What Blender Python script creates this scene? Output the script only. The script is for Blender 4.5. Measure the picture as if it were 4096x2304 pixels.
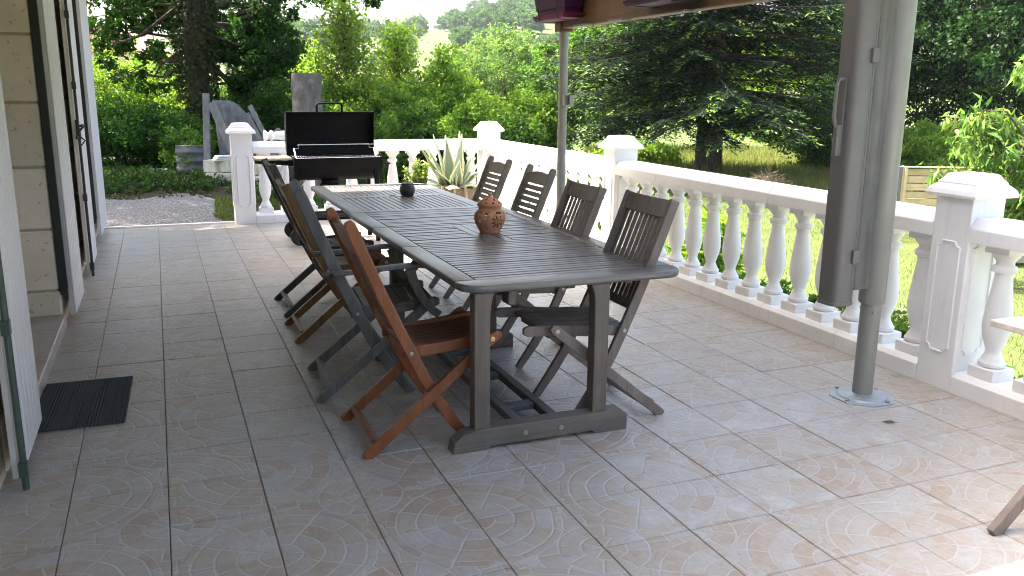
import bpy, bmesh, math, random
import numpy as np
from mathutils import Vector, Matrix
random.seed(7)
rng = np.random.default_rng(11)
PI = math.pi
for o in list(bpy.data.objects): bpy.data.objects.remove(o)
S = bpy.context.scene
COL = S.collection

# ------------------------------------------------------------------ camera
FW = np.array([0.366605, 0.902987, -0.224089]); RT = np.array([0.927276, -0.374274, 0.008834]); UP = np.array([0.075893, 0.211031, 0.974529])
FPX, CAMH = 3460.2, 1.509                                   # focal length in pixels of a 4096 wide picture, eye height
cam = bpy.data.objects.new('camera', bpy.data.cameras.new('camera'))
COL.objects.link(cam)
cam.matrix_world = Matrix(((RT[0], UP[0], -FW[0], 0), (RT[1], UP[1], -FW[1], 0), (RT[2], UP[2], -FW[2], CAMH), (0, 0, 0, 1)))
cam.data.sensor_width = 36; cam.data.lens = FPX / 4096 * 36
cam.data.clip_start = .05; cam.data.clip_end = 3000
S.camera = cam

# ------------------------------------------------------------------ world, sun, exposure
SUN_DX, SUN_DY = .50, -.42                                  # how far a shadow moves per metre of height
sun_dir = Vector((-SUN_DX, -SUN_DY, 1)).normalized()        # towards the sun
W = bpy.data.worlds.new('World'); S.world = W; W.use_nodes = True
nt = W.node_tree; nt.nodes.clear()
sky = nt.nodes.new('ShaderNodeTexSky'); sky.sky_type = 'NISHITA'; sky.sun_disc = False
sky.sun_elevation = math.asin(sun_dir.z); sky.sun_rotation = math.atan2(sun_dir.x, sun_dir.y)
sky.air_density = 1.0; sky.dust_density = 7.0; sky.ozone_density = .6
bg = nt.nodes.new('ShaderNodeBackground'); bg.inputs[1].default_value = .15
wo = nt.nodes.new('ShaderNodeOutputWorld')
nt.links.new(sky.outputs[0], bg.inputs[0]); nt.links.new(bg.outputs[0], wo.inputs[0])
sl = bpy.data.lights.new('sun', 'SUN'); sl.energy = 5.0; sl.angle = math.radians(.55); sl.color = (1, .95, .87)
so = bpy.data.objects.new('sun', sl); COL.objects.link(so)
so.rotation_euler = (-sun_dir).to_track_quat('-Z', 'Y').to_euler()
S.view_settings.view_transform = 'Standard'; S.view_settings.look = 'None'
S.view_settings.exposure = 2.45; S.view_settings.gamma = 1; S.view_settings.use_curve_mapping = False
S.render.engine = 'CYCLES'
S.cycles.filter_width = 1.05; S.cycles.max_bounces = 7; S.cycles.diffuse_bounces = 4; S.cycles.transparent_max_bounces = 4; S.cycles.volume_bounces = 0

def ray(u, v=350): return FW + RT * (u - 2048) / FPX + UP * (1152 - v) / FPX
def at(u, d, v=350):
    """point at horizontal distance d in the direction of picture column u (row v), with its height"""
    r = ray(u, v); t = d / math.hypot(r[0], r[1])
    return Vector((r[0] * t, r[1] * t, CAMH + r[2] * t))

# ------------------------------------------------------------------ materials
class NT:
    def __init__(s, name):
        s.m = bpy.data.materials.new(name); s.m.use_nodes = True
        s.t = s.m.node_tree; s.t.nodes.clear()
        s.out = s.n('ShaderNodeOutputMaterial')
    def n(s, typ, **kw):
        x = s.t.nodes.new(typ)
        for k, v in kw.items(): setattr(x, k, v)
        return x
    def put(s, inp, v):
        if isinstance(v, bpy.types.NodeSocket): s.t.links.new(v, inp)
        elif isinstance(v, (tuple, list)) and len(v) == 3 and inp.type == 'RGBA': inp.default_value = (*v, 1)
        else: inp.default_value = v
    def math(s, op, a, b=0.0, c=None):
        x = s.n('ShaderNodeMath', operation=op); s.put(x.inputs[0], a); s.put(x.inputs[1], b)
        if c is not None: s.put(x.inputs[2], c)
        return x.outputs[0]
    def mix(s, f, a, b, mode='MIX'):
        x = s.n('ShaderNodeMix', data_type='RGBA', blend_type=mode); s.put(x.inputs[0], f); s.put(x.inputs[6], a); s.put(x.inputs[7], b)
        return x.outputs[2]
    def ramp(s, f, stops):
        x = s.n('ShaderNodeValToRGB'); s.put(x.inputs[0], f); e = x.color_ramp.elements
        while len(e) < len(stops): e.new(.5)
        for i, (p, c) in enumerate(stops):
            e[i].position = p; e[i].color = (*c, 1) if len(c) == 3 else c
        return x.outputs[0]
    def step(s, f, a, b):
        x = s.n('ShaderNodeMapRange', interpolation_type='SMOOTHSTEP'); s.put(x.inputs[0], f); x.inputs[1].default_value = a; x.inputs[2].default_value = b
        return x.outputs[0]
    def obj(s, scale=(1, 1, 1), rnd=0):
        tc = s.n('ShaderNodeTexCoord'); mp = s.n('ShaderNodeMapping'); mp.inputs[3].default_value = scale
        s.t.links.new(tc.outputs['Object'], mp.inputs[0])
        if rnd:
            oi = s.n('ShaderNodeObjectInfo'); cb = s.n('ShaderNodeCombineXYZ')
            for i in range(3): s.put(cb.inputs[i], s.math('MULTIPLY', oi.outputs['Random'], rnd * (i + 1)))
            s.t.links.new(cb.outputs[0], mp.inputs[1])
        return mp.outputs[0]
    def pos(s, scale=(1, 1, 1)):
        g = s.n('ShaderNodeNewGeometry'); mp = s.n('ShaderNodeMapping'); mp.inputs[3].default_value = scale
        s.t.links.new(g.outputs['Position'], mp.inputs[0]); return mp.outputs[0]
    def noise(s, vec, scale=5, detail=4, rough=.55, col=False):
        x = s.n('ShaderNodeTexNoise'); s.put(x.inputs['Vector'], vec); x.inputs['Scale'].default_value = scale
        x.inputs['Detail'].default_value = detail; x.inputs['Roughness'].default_value = rough
        return x.outputs[1] if col else x.outputs[0]
    def rand(s): return s.n('ShaderNodeObjectInfo').outputs['Random']
    def bump(s, h, strength=.3, dist=.01):
        x = s.n('ShaderNodeBump'); x.inputs['Strength'].default_value = strength; x.inputs['Distance'].default_value = dist
        s.put(x.inputs['Height'], h); return x.outputs[0]
    def bsdf(s, col, rough=.6, bump=None, metal=0, spec=.5, coat=0):
        b = s.n('ShaderNodeBsdfPrincipled'); s.put(b.inputs['Base Color'], col); s.put(b.inputs['Roughness'], rough)
        b.inputs['Metallic'].default_value = metal; b.inputs['Specular IOR Level'].default_value = spec
        b.inputs['Coat Weight'].default_value = coat
        if bump is not None: s.put(b.inputs['Normal'], bump)
        s.t.links.new(b.outputs[0], s.out.inputs[0]); return b

def mat_plain(name, c, rough=.5, metal=0, var=.12, scale=20, bump=.1, spec=.5):
    n = NT(name); v = n.obj(rnd=7); f = n.noise(v, scale, 5)
    c2 = tuple(x * (1 - var) for x in c); c1 = tuple(min(1, x * (1 + var)) for x in c)
    n.bsdf(n.ramp(f, [(.3, c2), (.7, c1)]), n.step(f, -1.2, 1.2) if False else rough, n.bump(f, bump, .004), metal, spec); return n.m

def mat_wood(name, c1, c2, axis='x', rough=.5, grain=1.0, rnd=.25, spec=.4, crack=.35):
    n = NT(name)
    sc = {'x': (2.5, 45, 45), 'y': (45, 2.5, 45), 'z': (45, 45, 2.5)}[axis]
    v = n.obj(tuple(a * grain for a in sc), rnd=13); f = n.noise(v, 1, 6, .65); g = n.noise(n.obj((3, 3, 3), rnd=5), 2, 3)
    base = n.ramp(f, [(.28, c1), (.72, c2)])
    base = n.mix(n.math('MULTIPLY', n.step(g, .35, .75), .35), base, tuple(x * .62 for x in c1))
    hs = n.n('ShaderNodeHueSaturation'); n.put(hs.inputs['Value'], n.math('ADD', 1 - rnd / 2, n.math('MULTIPLY', n.rand(), rnd))); n.put(hs.inputs['Color'], base)
    cr = n.noise(n.obj(tuple(a * grain * (3 if a > 10 else 1) for a in sc), rnd=3), 1, 2, .5)
    col = n.mix(n.math('MULTIPLY', n.step(cr, .62, .72), crack), hs.outputs[0], tuple(x * .3 for x in c1))
    n.bsdf(col, n.math('ADD', rough - .08, n.math('MULTIPLY', f, .18)), n.bump(f, .35, .003), 0, spec); return n.m

def mat_leaf(name, stops, trans=.4, rough=.5, attr='tint', spec=.10):
    """leaf blade: every leaf carries its own tint value"""
    n = NT(name); a = n.n('ShaderNodeAttribute', attribute_name=attr)
    hs = n.n('ShaderNodeHueSaturation'); n.put(hs.inputs['Color'], n.ramp(a.outputs['Fac'], stops))
    n.put(hs.inputs['Value'], n.math('ADD', .85, n.math('MULTIPLY', n.rand(), .3)))
    c = hs.outputs[0]
    b = n.n('ShaderNodeBsdfPrincipled'); n.put(b.inputs['Base Color'], c); b.inputs['Roughness'].default_value = rough
    b.inputs['Specular IOR Level'].default_value = spec
    t = n.n('ShaderNodeBsdfTranslucent'); n.put(t.inputs[0], n.mix(1.0, c, (1.55, 1.6, .6), 'MULTIPLY'))
    mx = n.n('ShaderNodeMixShader'); mx.inputs[0].default_value = trans
    n.t.links.new(b.outputs[0], mx.inputs[1]); n.t.links.new(t.outputs[0], mx.inputs[2]); n.t.links.new(mx.outputs[0], n.out.inputs[0]); return n.m

M = {}
T = .34                                                     # tile pitch
def mat_tile():
    n = NT('moulded_fan_tile')
    tc = n.n('ShaderNodeTexCoord'); sp = n.n('ShaderNodeSeparateXYZ')
    add = n.n('ShaderNodeVectorMath', operation='ADD'); n.t.links.new(tc.outputs['Object'], add.inputs[0])
    wob = n.n('ShaderNodeVectorMath', operation='SCALE'); n.put(wob.inputs[0], n.noise(n.pos(), 9, 2, .5, col=True)); wob.inputs['Scale'].default_value = .02
    sh = n.n('ShaderNodeVectorMath', operation='SUBTRACT'); n.t.links.new(wob.outputs[0], sh.inputs[0]); sh.inputs[1].default_value = (.01, .01, .01)
    n.t.links.new(sh.outputs[0], add.inputs[1]); n.t.links.new(add.outputs[0], sp.inputs[0])
    x, y = sp.outputs[0], sp.outputs[1]
    def fan(x, y, dr, k0, ph):
        r = n.math('SQRT', n.math('ADD', n.math('MULTIPLY', x, x), n.math('MULTIPLY', y, y)))
        q = n.math('DIVIDE', r, dr); ring = n.math('FLOOR', q); fr = n.math('SUBTRACT', q, ring)
        e = n.math('MULTIPLY', n.math('MINIMUM', fr, n.math('SUBTRACT', 1, fr)), dr)
        th = n.math('DIVIDE', n.math('ARCTAN2', y, x), PI / 2)
        cnt = n.math('ADD', n.math('FLOOR', n.math('MULTIPLY', ring, .9)), k0)
        a = n.math('ADD', n.math('MULTIPLY', th, cnt), n.math('MULTIPLY', ring, ph)); fa = n.math('FRACT', a)
        ea = n.math('MULTIPLY', n.math('MINIMUM', fa, n.math('SUBTRACT', 1, fa)), n.math('DIVIDE', n.math('MULTIPLY', r, PI / 2), cnt))
        idv = n.math('ADD', n.math('MULTIPLY', ring, 7.31), n.math('MULTIPLY', n.math('FLOOR', a), 3.17))
        return r, n.math('MINIMUM', e, ea), idv
    r1, e1, i1 = fan(x, y, .0705, 1.0, .37)
    xo, yo = n.math('SUBTRACT', T, x), n.math('SUBTRACT', T, y)
    r2, e2, i2 = fan(xo, yo, .079, 2.0, .61)
    sel = n.math('GREATER_THAN', r1, .0705 * 4.5)
    e1 = n.math('MINIMUM', e1, n.math('ABSOLUTE', n.math('SUBTRACT', r1, .0705 * 4.5)))
    e = n.math('ADD', n.math('MULTIPLY', e1, n.math('SUBTRACT', 1, sel)), n.math('MULTIPLY', e2, sel))
    idv = n.math('ADD', n.math('MULTIPLY', i1, n.math('SUBTRACT', 1, sel)), n.math('MULTIPLY', i2, sel))
    idv = n.math('ADD', idv, n.math('MULTIPLY', n.rand(), 91))
    wn = n.n('ShaderNodeTexWhiteNoise', noise_dimensions='1D'); n.put(wn.inputs['W'], idv)
    p = n.pos(); f = n.noise(p, 7, 6, .62); g = n.noise(p, 42, 5, .7); st = n.noise(n.pos((30, 6, 6)), 2.5, 4, .6)
    f2 = n.noise(p, 23, 4, .7); tone = n.math('ADD', n.math('MULTIPLY', f, .50), n.math('MULTIPLY', wn.outputs[0], .20)); tone = n.math('ADD', tone, n.math('MULTIPLY', st, .24)); tone = n.math('ADD', tone, n.math('MULTIPLY', f2, .30))
    tone = n.math('ADD', tone, n.math('MULTIPLY', n.rand(), .12))
    col = n.ramp(tone, [(.46, (.300, .290, .270)), (.56, (.325, .262, .198)), (.64, (.352, .312, .262)), (.74, (.350, .335, .310)), (.90, (.42, .413, .395))])
    col = n.mix(n.math('MULTIPLY', n.step(g, .45, .75), .40), col, (.24, .20, .165))
    line = n.math('SUBTRACT', 1, n.step(e, .0022, .0050)); brk = n.step(n.noise(p, 11, 2), .30, .52)
    col = n.mix(n.math('MULTIPLY', n.math('MULTIPLY', line, brk), .85), col, (.405, .395, .385))
    hgt = n.math('ADD', n.step(e, .001, .007), n.math('MULTIPLY', g, .25))
    n.bsdf(col, n.math('ADD', .3, n.math('MULTIPLY', g, .22)), n.bump(hgt, .55, .0028), 0, .45); return n.m
M['tile'] = mat_tile()
M['grout'] = mat_plain('tile_grout', (.235, .21, .185), .9, scale=60)

def mat_white():
    n = NT('white_masonry_paint'); p = n.pos(); f = n.noise(p, 3, 4); s = n.noise(p, 130, 2, .6); h = n.noise(p, 45, 4)
    col = n.ramp(f, [(.3, (.80, .79, .775)), (.7, (.88, .87, .86))])
    col = n.mix(n.math('MULTIPLY', n.step(s, .70, .77), .75), col, (.30, .28, .25))
    st = n.noise(n.pos((14, 14, 2)), 1.4, 3); col = n.mix(n.math('MULTIPLY', n.step(st, .55, .8), .22), col, (.55, .52, .46))
    n.bsdf(col, .62, n.bump(h, .25, .004), 0, .35); return n.m
M['white'] = mat_white()
def mat_stone():
    n = NT('cream_limestone'); v = n.obj(rnd=11); f = n.noise(v, 3.2, 6, .6); g = n.noise(v, 38, 4, .6); pit = n.noise(v, 26, 3, .5)
    col = n.ramp(f, [(.25, (.64, .54, .42)), (.5, (.74, .645, .53)), (.75, (.80, .72, .62))])
    col = n.mix(n.math('MULTIPLY', n.step(pit, .64, .72), .55), col, (.30, .17, .09))
    hs = n.n('ShaderNodeHueSaturation'); n.put(hs.inputs['Value'], n.math('ADD', .9, n.math('MULTIPLY', n.rand(), .2))); n.put(hs.inputs['Color'], col)
    h = n.math('SUBTRACT', n.math('ADD', n.math('MULTIPLY', g, .4), f), n.math('MULTIPLY', n.step(pit, .6, .72), .8))
    n.bsdf(hs.outputs[0], .85, n.bump(h, .5, .006), 0, .25); return n.m
M['stone'] = mat_stone()
M['mortar'] = mat_plain('lime_mortar', (.42, .35, .26), .95, scale=50)
M['shutter'] = mat_plain('white_shutter_paint', (.62, .615, .635), .42, var=.05, scale=6, bump=.08)
M['iron'] = mat_plain('black_ironmongery', (.028, .030, .030), .45, .3, scale=40)
M['green_iron'] = mat_plain('dark_green_bar', (.045, .075, .062), .4, .2, scale=30)
M['plaster'] = mat_plain('roof_underside_boards', (.09, .065, .045), .8, scale=4)
M['beam'] = mat_wood('brown_stained_beam', (.070, .034, .014), (.135, .074, .032), 'y', .6, .5)
M['plank_grey'] = mat_wood('grey_weathered_plank', (.080, .078, .066), (.185, .182, .16), 'z', .75, .6)
M['pole'] = mat_plain('grey_green_pole_paint', (.235, .235, .21), .42, .1, var=.05, scale=8, bump=.05)
M['casing'] = mat_plain('grey_aluminium_casing', (.135, .128, .118), .5, .1, var=.04, scale=8, bump=.03)
M['galv'] = mat_plain('galvanised_steel', (.36, .40, .42), .5, .6, var=.15, scale=18)
M['table'] = mat_wood('weathered_table_slats', (.072, .067, .066), (.185, .178, .176), 'x', .33, 1, .45, .55)
M['table_y'] = mat_wood('weathered_table_boards', (.078, .072, .070), (.20, .19, .185), 'y', .35, 1, .35, .55)
M['table_leg'] = mat_wood('weathered_table_legs', (.095, .078, .066), (.175, .146, .122), 'z', .62, 1, .2)
M['table_foot'] = mat_wood('weathered_table_feet', (.09, .079, .067), (.165, .145, .122), 'x', .62, 1, .2)
M['table_dark'] = mat_wood('dark_table_rails', (.075, .072, .07), (.14, .135, .13), 'y', .65, 1, .2)
M['red'] = mat_wood('oiled_red_hardwood', (.135, .040, .014), (.25, .082, .027), 'z', .42, .6, .25, .45)
M['red_x'] = mat_wood('oiled_red_hardwood_slats', (.075, .026, .012), (.14, .048, .02), 'x', .45, .6, .25, .45)
M['brown'] = mat_wood('brown_oiled_wood', (.125, .060, .020), (.235, .125, .045), 'z', .45, .6, .25)
M['brown_x'] = mat_wood('brown_oiled_wood_slats', (.17, .09, .036), (.29, .165, .075), 'x', .5, .6, .25)
M['slate'] = mat_wood('blue_grey_weathered_wood', (.085, .088, .09), (.185, .187, .188), 'z', .6, .7, .2)
M['slate_x'] = mat_wood('blue_grey_weathered_slats', (.075, .074, .068), (.15, .148, .138), 'y', .6, .7, .25)
M['dusk'] = mat_wood('dark_grey_wood', (.052, .050, .048), (.11, .102, .096), 'z', .55, .7, .2)
M['dusk_x'] = mat_wood('dark_grey_wood_slats', (.085, .075, .062), (.15, .135, .11), 'x', .55, .7, .25)
M['taupe'] = mat_wood('taupe_weathered_wood', (.14, .112, .098), (.23, .19, .165), 'z', .55, .7, .2)
M['taupe_x'] = mat_wood('taupe_weathered_slats', (.13, .105, .092), (.22, .18, .158), 'x', .5, .7, .25)
M['olive'] = mat_wood('olive_grey_weathered_wood', (.14, .125, .10), (.235, .205, .165), 'z', .58, .7, .2)
M['olive_x'] = mat_wood('olive_grey_slats', (.11, .10, .085), (.20, .175, .14), 'y', .55, .7, .25)
M['brass'] = mat_plain('brass_bolt', (.55, .42, .22), .35, .9)
M['steel'] = mat_plain('steel_bolt', (.35, .34, .33), .4, .9)
M['bbq'] = mat_plain('black_heatproof_paint', (.007, .007, .008), .62, 0, var=.3, scale=60, bump=.04, spec=.07)
M['chrome'] = mat_plain('chromed_wire', (.75, .76, .78), .22, 1, var=.05)
M['rubber'] = mat_plain('black_rubber', (.02, .02, .02), .8)
M['shelfwood'] = mat_wood('pale_wood_shelf', (.50, .42, .30), (.66, .57, .43), 'x', .6)
M['terra'] = mat_plain('terracotta', (.50, .245, .135), .8, var=.14, scale=16, bump=.2, spec=.3)
M['castiron'] = mat_plain('dark_glazed_pot', (.052, .056, .058), .5, .1, scale=30, bump=.2)
M['purple'] = mat_plain('purple_plastic', (.034, .007, .040), .6, 0, var=.1, scale=5, bump=.02, spec=.15)
M['purple_red'] = mat_plain('wine_red_plastic', (.070, .009, .030), .6, 0, var=.1, scale=5, bump=.02, spec=.15)
M['loose'] = mat_plain('loose_grey_stones', (.24, .23, .22), .9, var=.3, scale=30)
M['pebble'] = mat_plain('pale_pebbles', (.62, .60, .55), .8, var=.25, scale=9)
M['concrete'] = mat_plain('pale_concrete_block', (.46, .43, .34), .9, var=.2, scale=14, bump=.5)
M['slab'] = mat_plain('white_stone_slab', (.55, .54, .50), .85, var=.15, scale=10, bump=.3)
M['fibro'] = mat_plain('grey_fibre_cement', (.13, .13, .135), .9, var=.25, scale=9, bump=.4)
M['oldwood'] = mat_wood('silver_grey_old_boards', (.12, .117, .112), (.25, .245, .235), 'z', .85, .6)
M['fence'] = mat_wood('new_golden_fence_slats', (.50, .37, .20), (.66, .52, .32), 'x', .7, .4)
M['fence_old'] = mat_wood('grey_fence_slats', (.30, .27, .23), (.48, .44, .38), 'x', .75, .4)
M['hwall'] = mat_plain('cream_render', (.62, .55, .40), .9, var=.06, scale=3)
M['hroof'] = mat_plain('pink_clay_roof_tiles', (.42, .24, .19), .85, var=.25, scale=4, bump=.4)
M['hgrey'] = mat_plain('grey_house_wall', (.40, .37, .34), .9)
M['glass'] = mat_plain('dark_window_glass', (.03, .035, .04), .1)
M['stick'] = mat_plain('dry_sticks', (.25, .185, .115), .9, var=.35, scale=6)
M['leaf_floor'] = mat_plain('dry_fallen_leaf', (.10, .06, .035), .7)
M['white_wood'] = mat_wood('bleached_white_table_wood', (.55, .50, .43), (.70, .65, .58), 'x', .55, .7, .15)

def mat_fill_cloth():  # for the added cloth that lets some sun through as soft fill
    n = NT('cream_fill_cloth'); f = n.noise(n.pos((3, 60, 3)), 2, 3); c = n.ramp(f, [(.3, (.55, .50, .42)), (.7, (.62, .57, .48))])
    b = n.n('ShaderNodeBsdfDiffuse'); n.put(b.inputs[0], c); t = n.n('ShaderNodeBsdfTranslucent'); n.put(t.inputs[0], c); mx = n.n('ShaderNodeMixShader'); mx.inputs[0].default_value = .27
    n.t.links.new(b.outputs[0], mx.inputs[1]); n.t.links.new(t.outputs[0], mx.inputs[2]); n.t.links.new(mx.outputs[0], n.out.inputs[0]); return n.m
M['fill_cloth'] = mat_fill_cloth()
def mat_bark(name, c1, c2, scale=1.0):
    n = NT(name); v = n.obj((9 * scale, 9 * scale, 2.2 * scale)); f = n.noise(v, 1.6, 7, .68); g = n.noise(n.obj(), 9 * scale, 3)
    col = n.ramp(f, [(.3, c1), (.7, c2)]); col = n.mix(n.math('MULTIPLY', n.step(g, .52, .66), .35), col, tuple(min(1, x * 1.55) for x in c2))
    n.bsdf(col, .92, n.bump(f, .9, .02), 0, .2); return n.m
M['bark'] = mat_bark('dark_ridged_bark', (.030, .024, .018), (.085, .068, .052))
M['bark_grey'] = mat_bark('grey_cut_trunk_bark', (.065, .057, .052), (.165, .15, .14), .8)
M['bark_fir'] = mat_bark('brown_fir_bark', (.045, .037, .028), (.115, .094, .072))
M['twig'] = mat_plain('brown_twigs', (.09, .068, .045), .9)

M['ivy'] = mat_leaf('ivy_leaves_dark', [(0, (.016, .030, .011)), (.6, (.036, .058, .018)), (1, (.070, .060, .030))], .15)
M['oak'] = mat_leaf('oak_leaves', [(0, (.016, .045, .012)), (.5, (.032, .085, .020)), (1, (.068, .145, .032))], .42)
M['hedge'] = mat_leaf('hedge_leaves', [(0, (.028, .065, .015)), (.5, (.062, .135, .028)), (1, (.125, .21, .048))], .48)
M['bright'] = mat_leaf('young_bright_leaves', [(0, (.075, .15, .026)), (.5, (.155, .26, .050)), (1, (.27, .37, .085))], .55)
M['willow'] = mat_leaf('willow_leaves', [(0, (.06, .11, .040)), (.5, (.11, .185, .065)), (1, (.18, .26, .105))], .45)
M['hill'] = mat_leaf('hillside_foliage', [(0, (.022, .056, .016)), (.5, (.050, .105, .028)), (1, (.095, .155, .045))], .4)
M['dark'] = mat_leaf('dark_broad_leaves', [(0, (.008, .022, .009)), (.5, (.015, .042, .014)), (1, (.034, .080, .022))], .3)
M['fir'] = mat_leaf('fir_needles', [(0, (.010, .026, .012)), (.45, (.022, .046, .020)), (.7, (.050, .075, .030)), (1, (.17, .30, .06))], .2, .6, spec=.15)
M['cherry'] = mat_leaf('cherry_leaves', [(0, (.05, .11, .028)), (.5, (.095, .18, .048)), (1, (.21, .27, .075))], .4, .38)
M['grass'] = mat_leaf('grass_blades', [(0, (.06, .095, .025)), (.5, (.105, .14, .042)), (1, (.20, .20, .085))], .4)
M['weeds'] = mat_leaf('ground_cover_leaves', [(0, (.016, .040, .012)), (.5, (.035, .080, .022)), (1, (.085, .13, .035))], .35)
M['lavender'] = mat_leaf('lavender_leaves', [(0, (.12, .15, .10)), (.5, (.20, .22, .17)), (1, (.26, .21, .27))], .2)
def mat_agave():
    n = NT('agave_blade'); a = n.n('ShaderNodeAttribute', attribute_name='tint'); f = n.noise(n.obj((6, 6, 2)), 6, 3)
    c = n.ramp(a.outputs['Fac'], [(0, (.155, .225, .155)), (.72, (.22, .29, .205)), (.86, (.50, .48, .28)), (1, (.52, .50, .30))])
    c = n.mix(n.math('MULTIPLY', n.step(f, .55, .7), .3), c, (.30, .31, .15)); n.bsdf(c, .55, None, 0, .3); return n.m
M['agave'] = mat_agave(); M['planter'] = mat_wood('old_brown_planter_wood', (.10, .07, .052), (.19, .145, .11), 'z', .8, .6)
def mat_ground():
    n = NT('ground_zones'); a = n.n('ShaderNodeAttribute', attribute_name='zone'); p = n.pos(); f = n.noise(p, 2.2, 6, .65); g = n.noise(p, 28, 4, .7); h = n.noise(p, .08, 4, .6)
    c = n.mix(n.math('MULTIPLY', n.step(f, .3, .75), .55), a.outputs['Color'], n.mix(1, a.outputs['Color'], (.62, .60, .42), 'MULTIPLY'))
    c = n.mix(n.math('MULTIPLY', n.step(g, .4, .8), .4), c, n.mix(1, a.outputs['Color'], (1.35, 1.28, 1.3), 'MULTIPLY'))
    c = n.mix(n.math('MULTIPLY', n.step(h, .4, .7), .25), c, n.mix(1, a.outputs['Color'], (1.2, 1.05, .7), 'MULTIPLY'))
    n.bsdf(c, .95, n.bump(g, .7, .03), 0, .1); return n.m
M['ground'] = mat_ground()
def mat_gravel():
    n = NT('grey_gravel'); p = n.pos(); vo = n.n('ShaderNodeTexVoronoi'); n.put(vo.inputs['Vector'], p); vo.inputs['Scale'].default_value = 55
    f = n.noise(p, 1.3, 4); c = n.ramp(vo.outputs['Color'], [(.1, (.10, .096, .093)), (.5, (.165, .16, .156)), (.9, (.25, .24, .23))])
    c = n.mix(n.math('MULTIPLY', n.step(f, .5, .75), .55), c, (.13, .12, .085)); n.bsdf(c, .9, n.bump(vo.outputs['Distance'], .9, .012), 0, .2); return n.m
M['gravel'] = mat_gravel()
def mat_mat():
    n = NT('charcoal_ribbed_mat'); sp = n.n('ShaderNodeSeparateXYZ'); tc = n.n('ShaderNodeTexCoord'); n.t.links.new(tc.outputs['Object'], sp.inputs[0])
    s = n.math('SINE', n.math('MULTIPLY', sp.outputs[0], 420)); f = n.noise(n.obj(), 220, 3); b = n.step(n.noise(n.obj((20, .4, 1)), 1, 1), .45, .55)
    c = n.ramp(f, [(.3, (.030, .035, .040)), (.7, (.085, .094, .10))]); n.bsdf(c, .95, n.bump(n.math('ADD', n.math('MULTIPLY', s, b), f), .8, .003), 0, .1); return n.m
M['mat'] = mat_mat()

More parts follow.
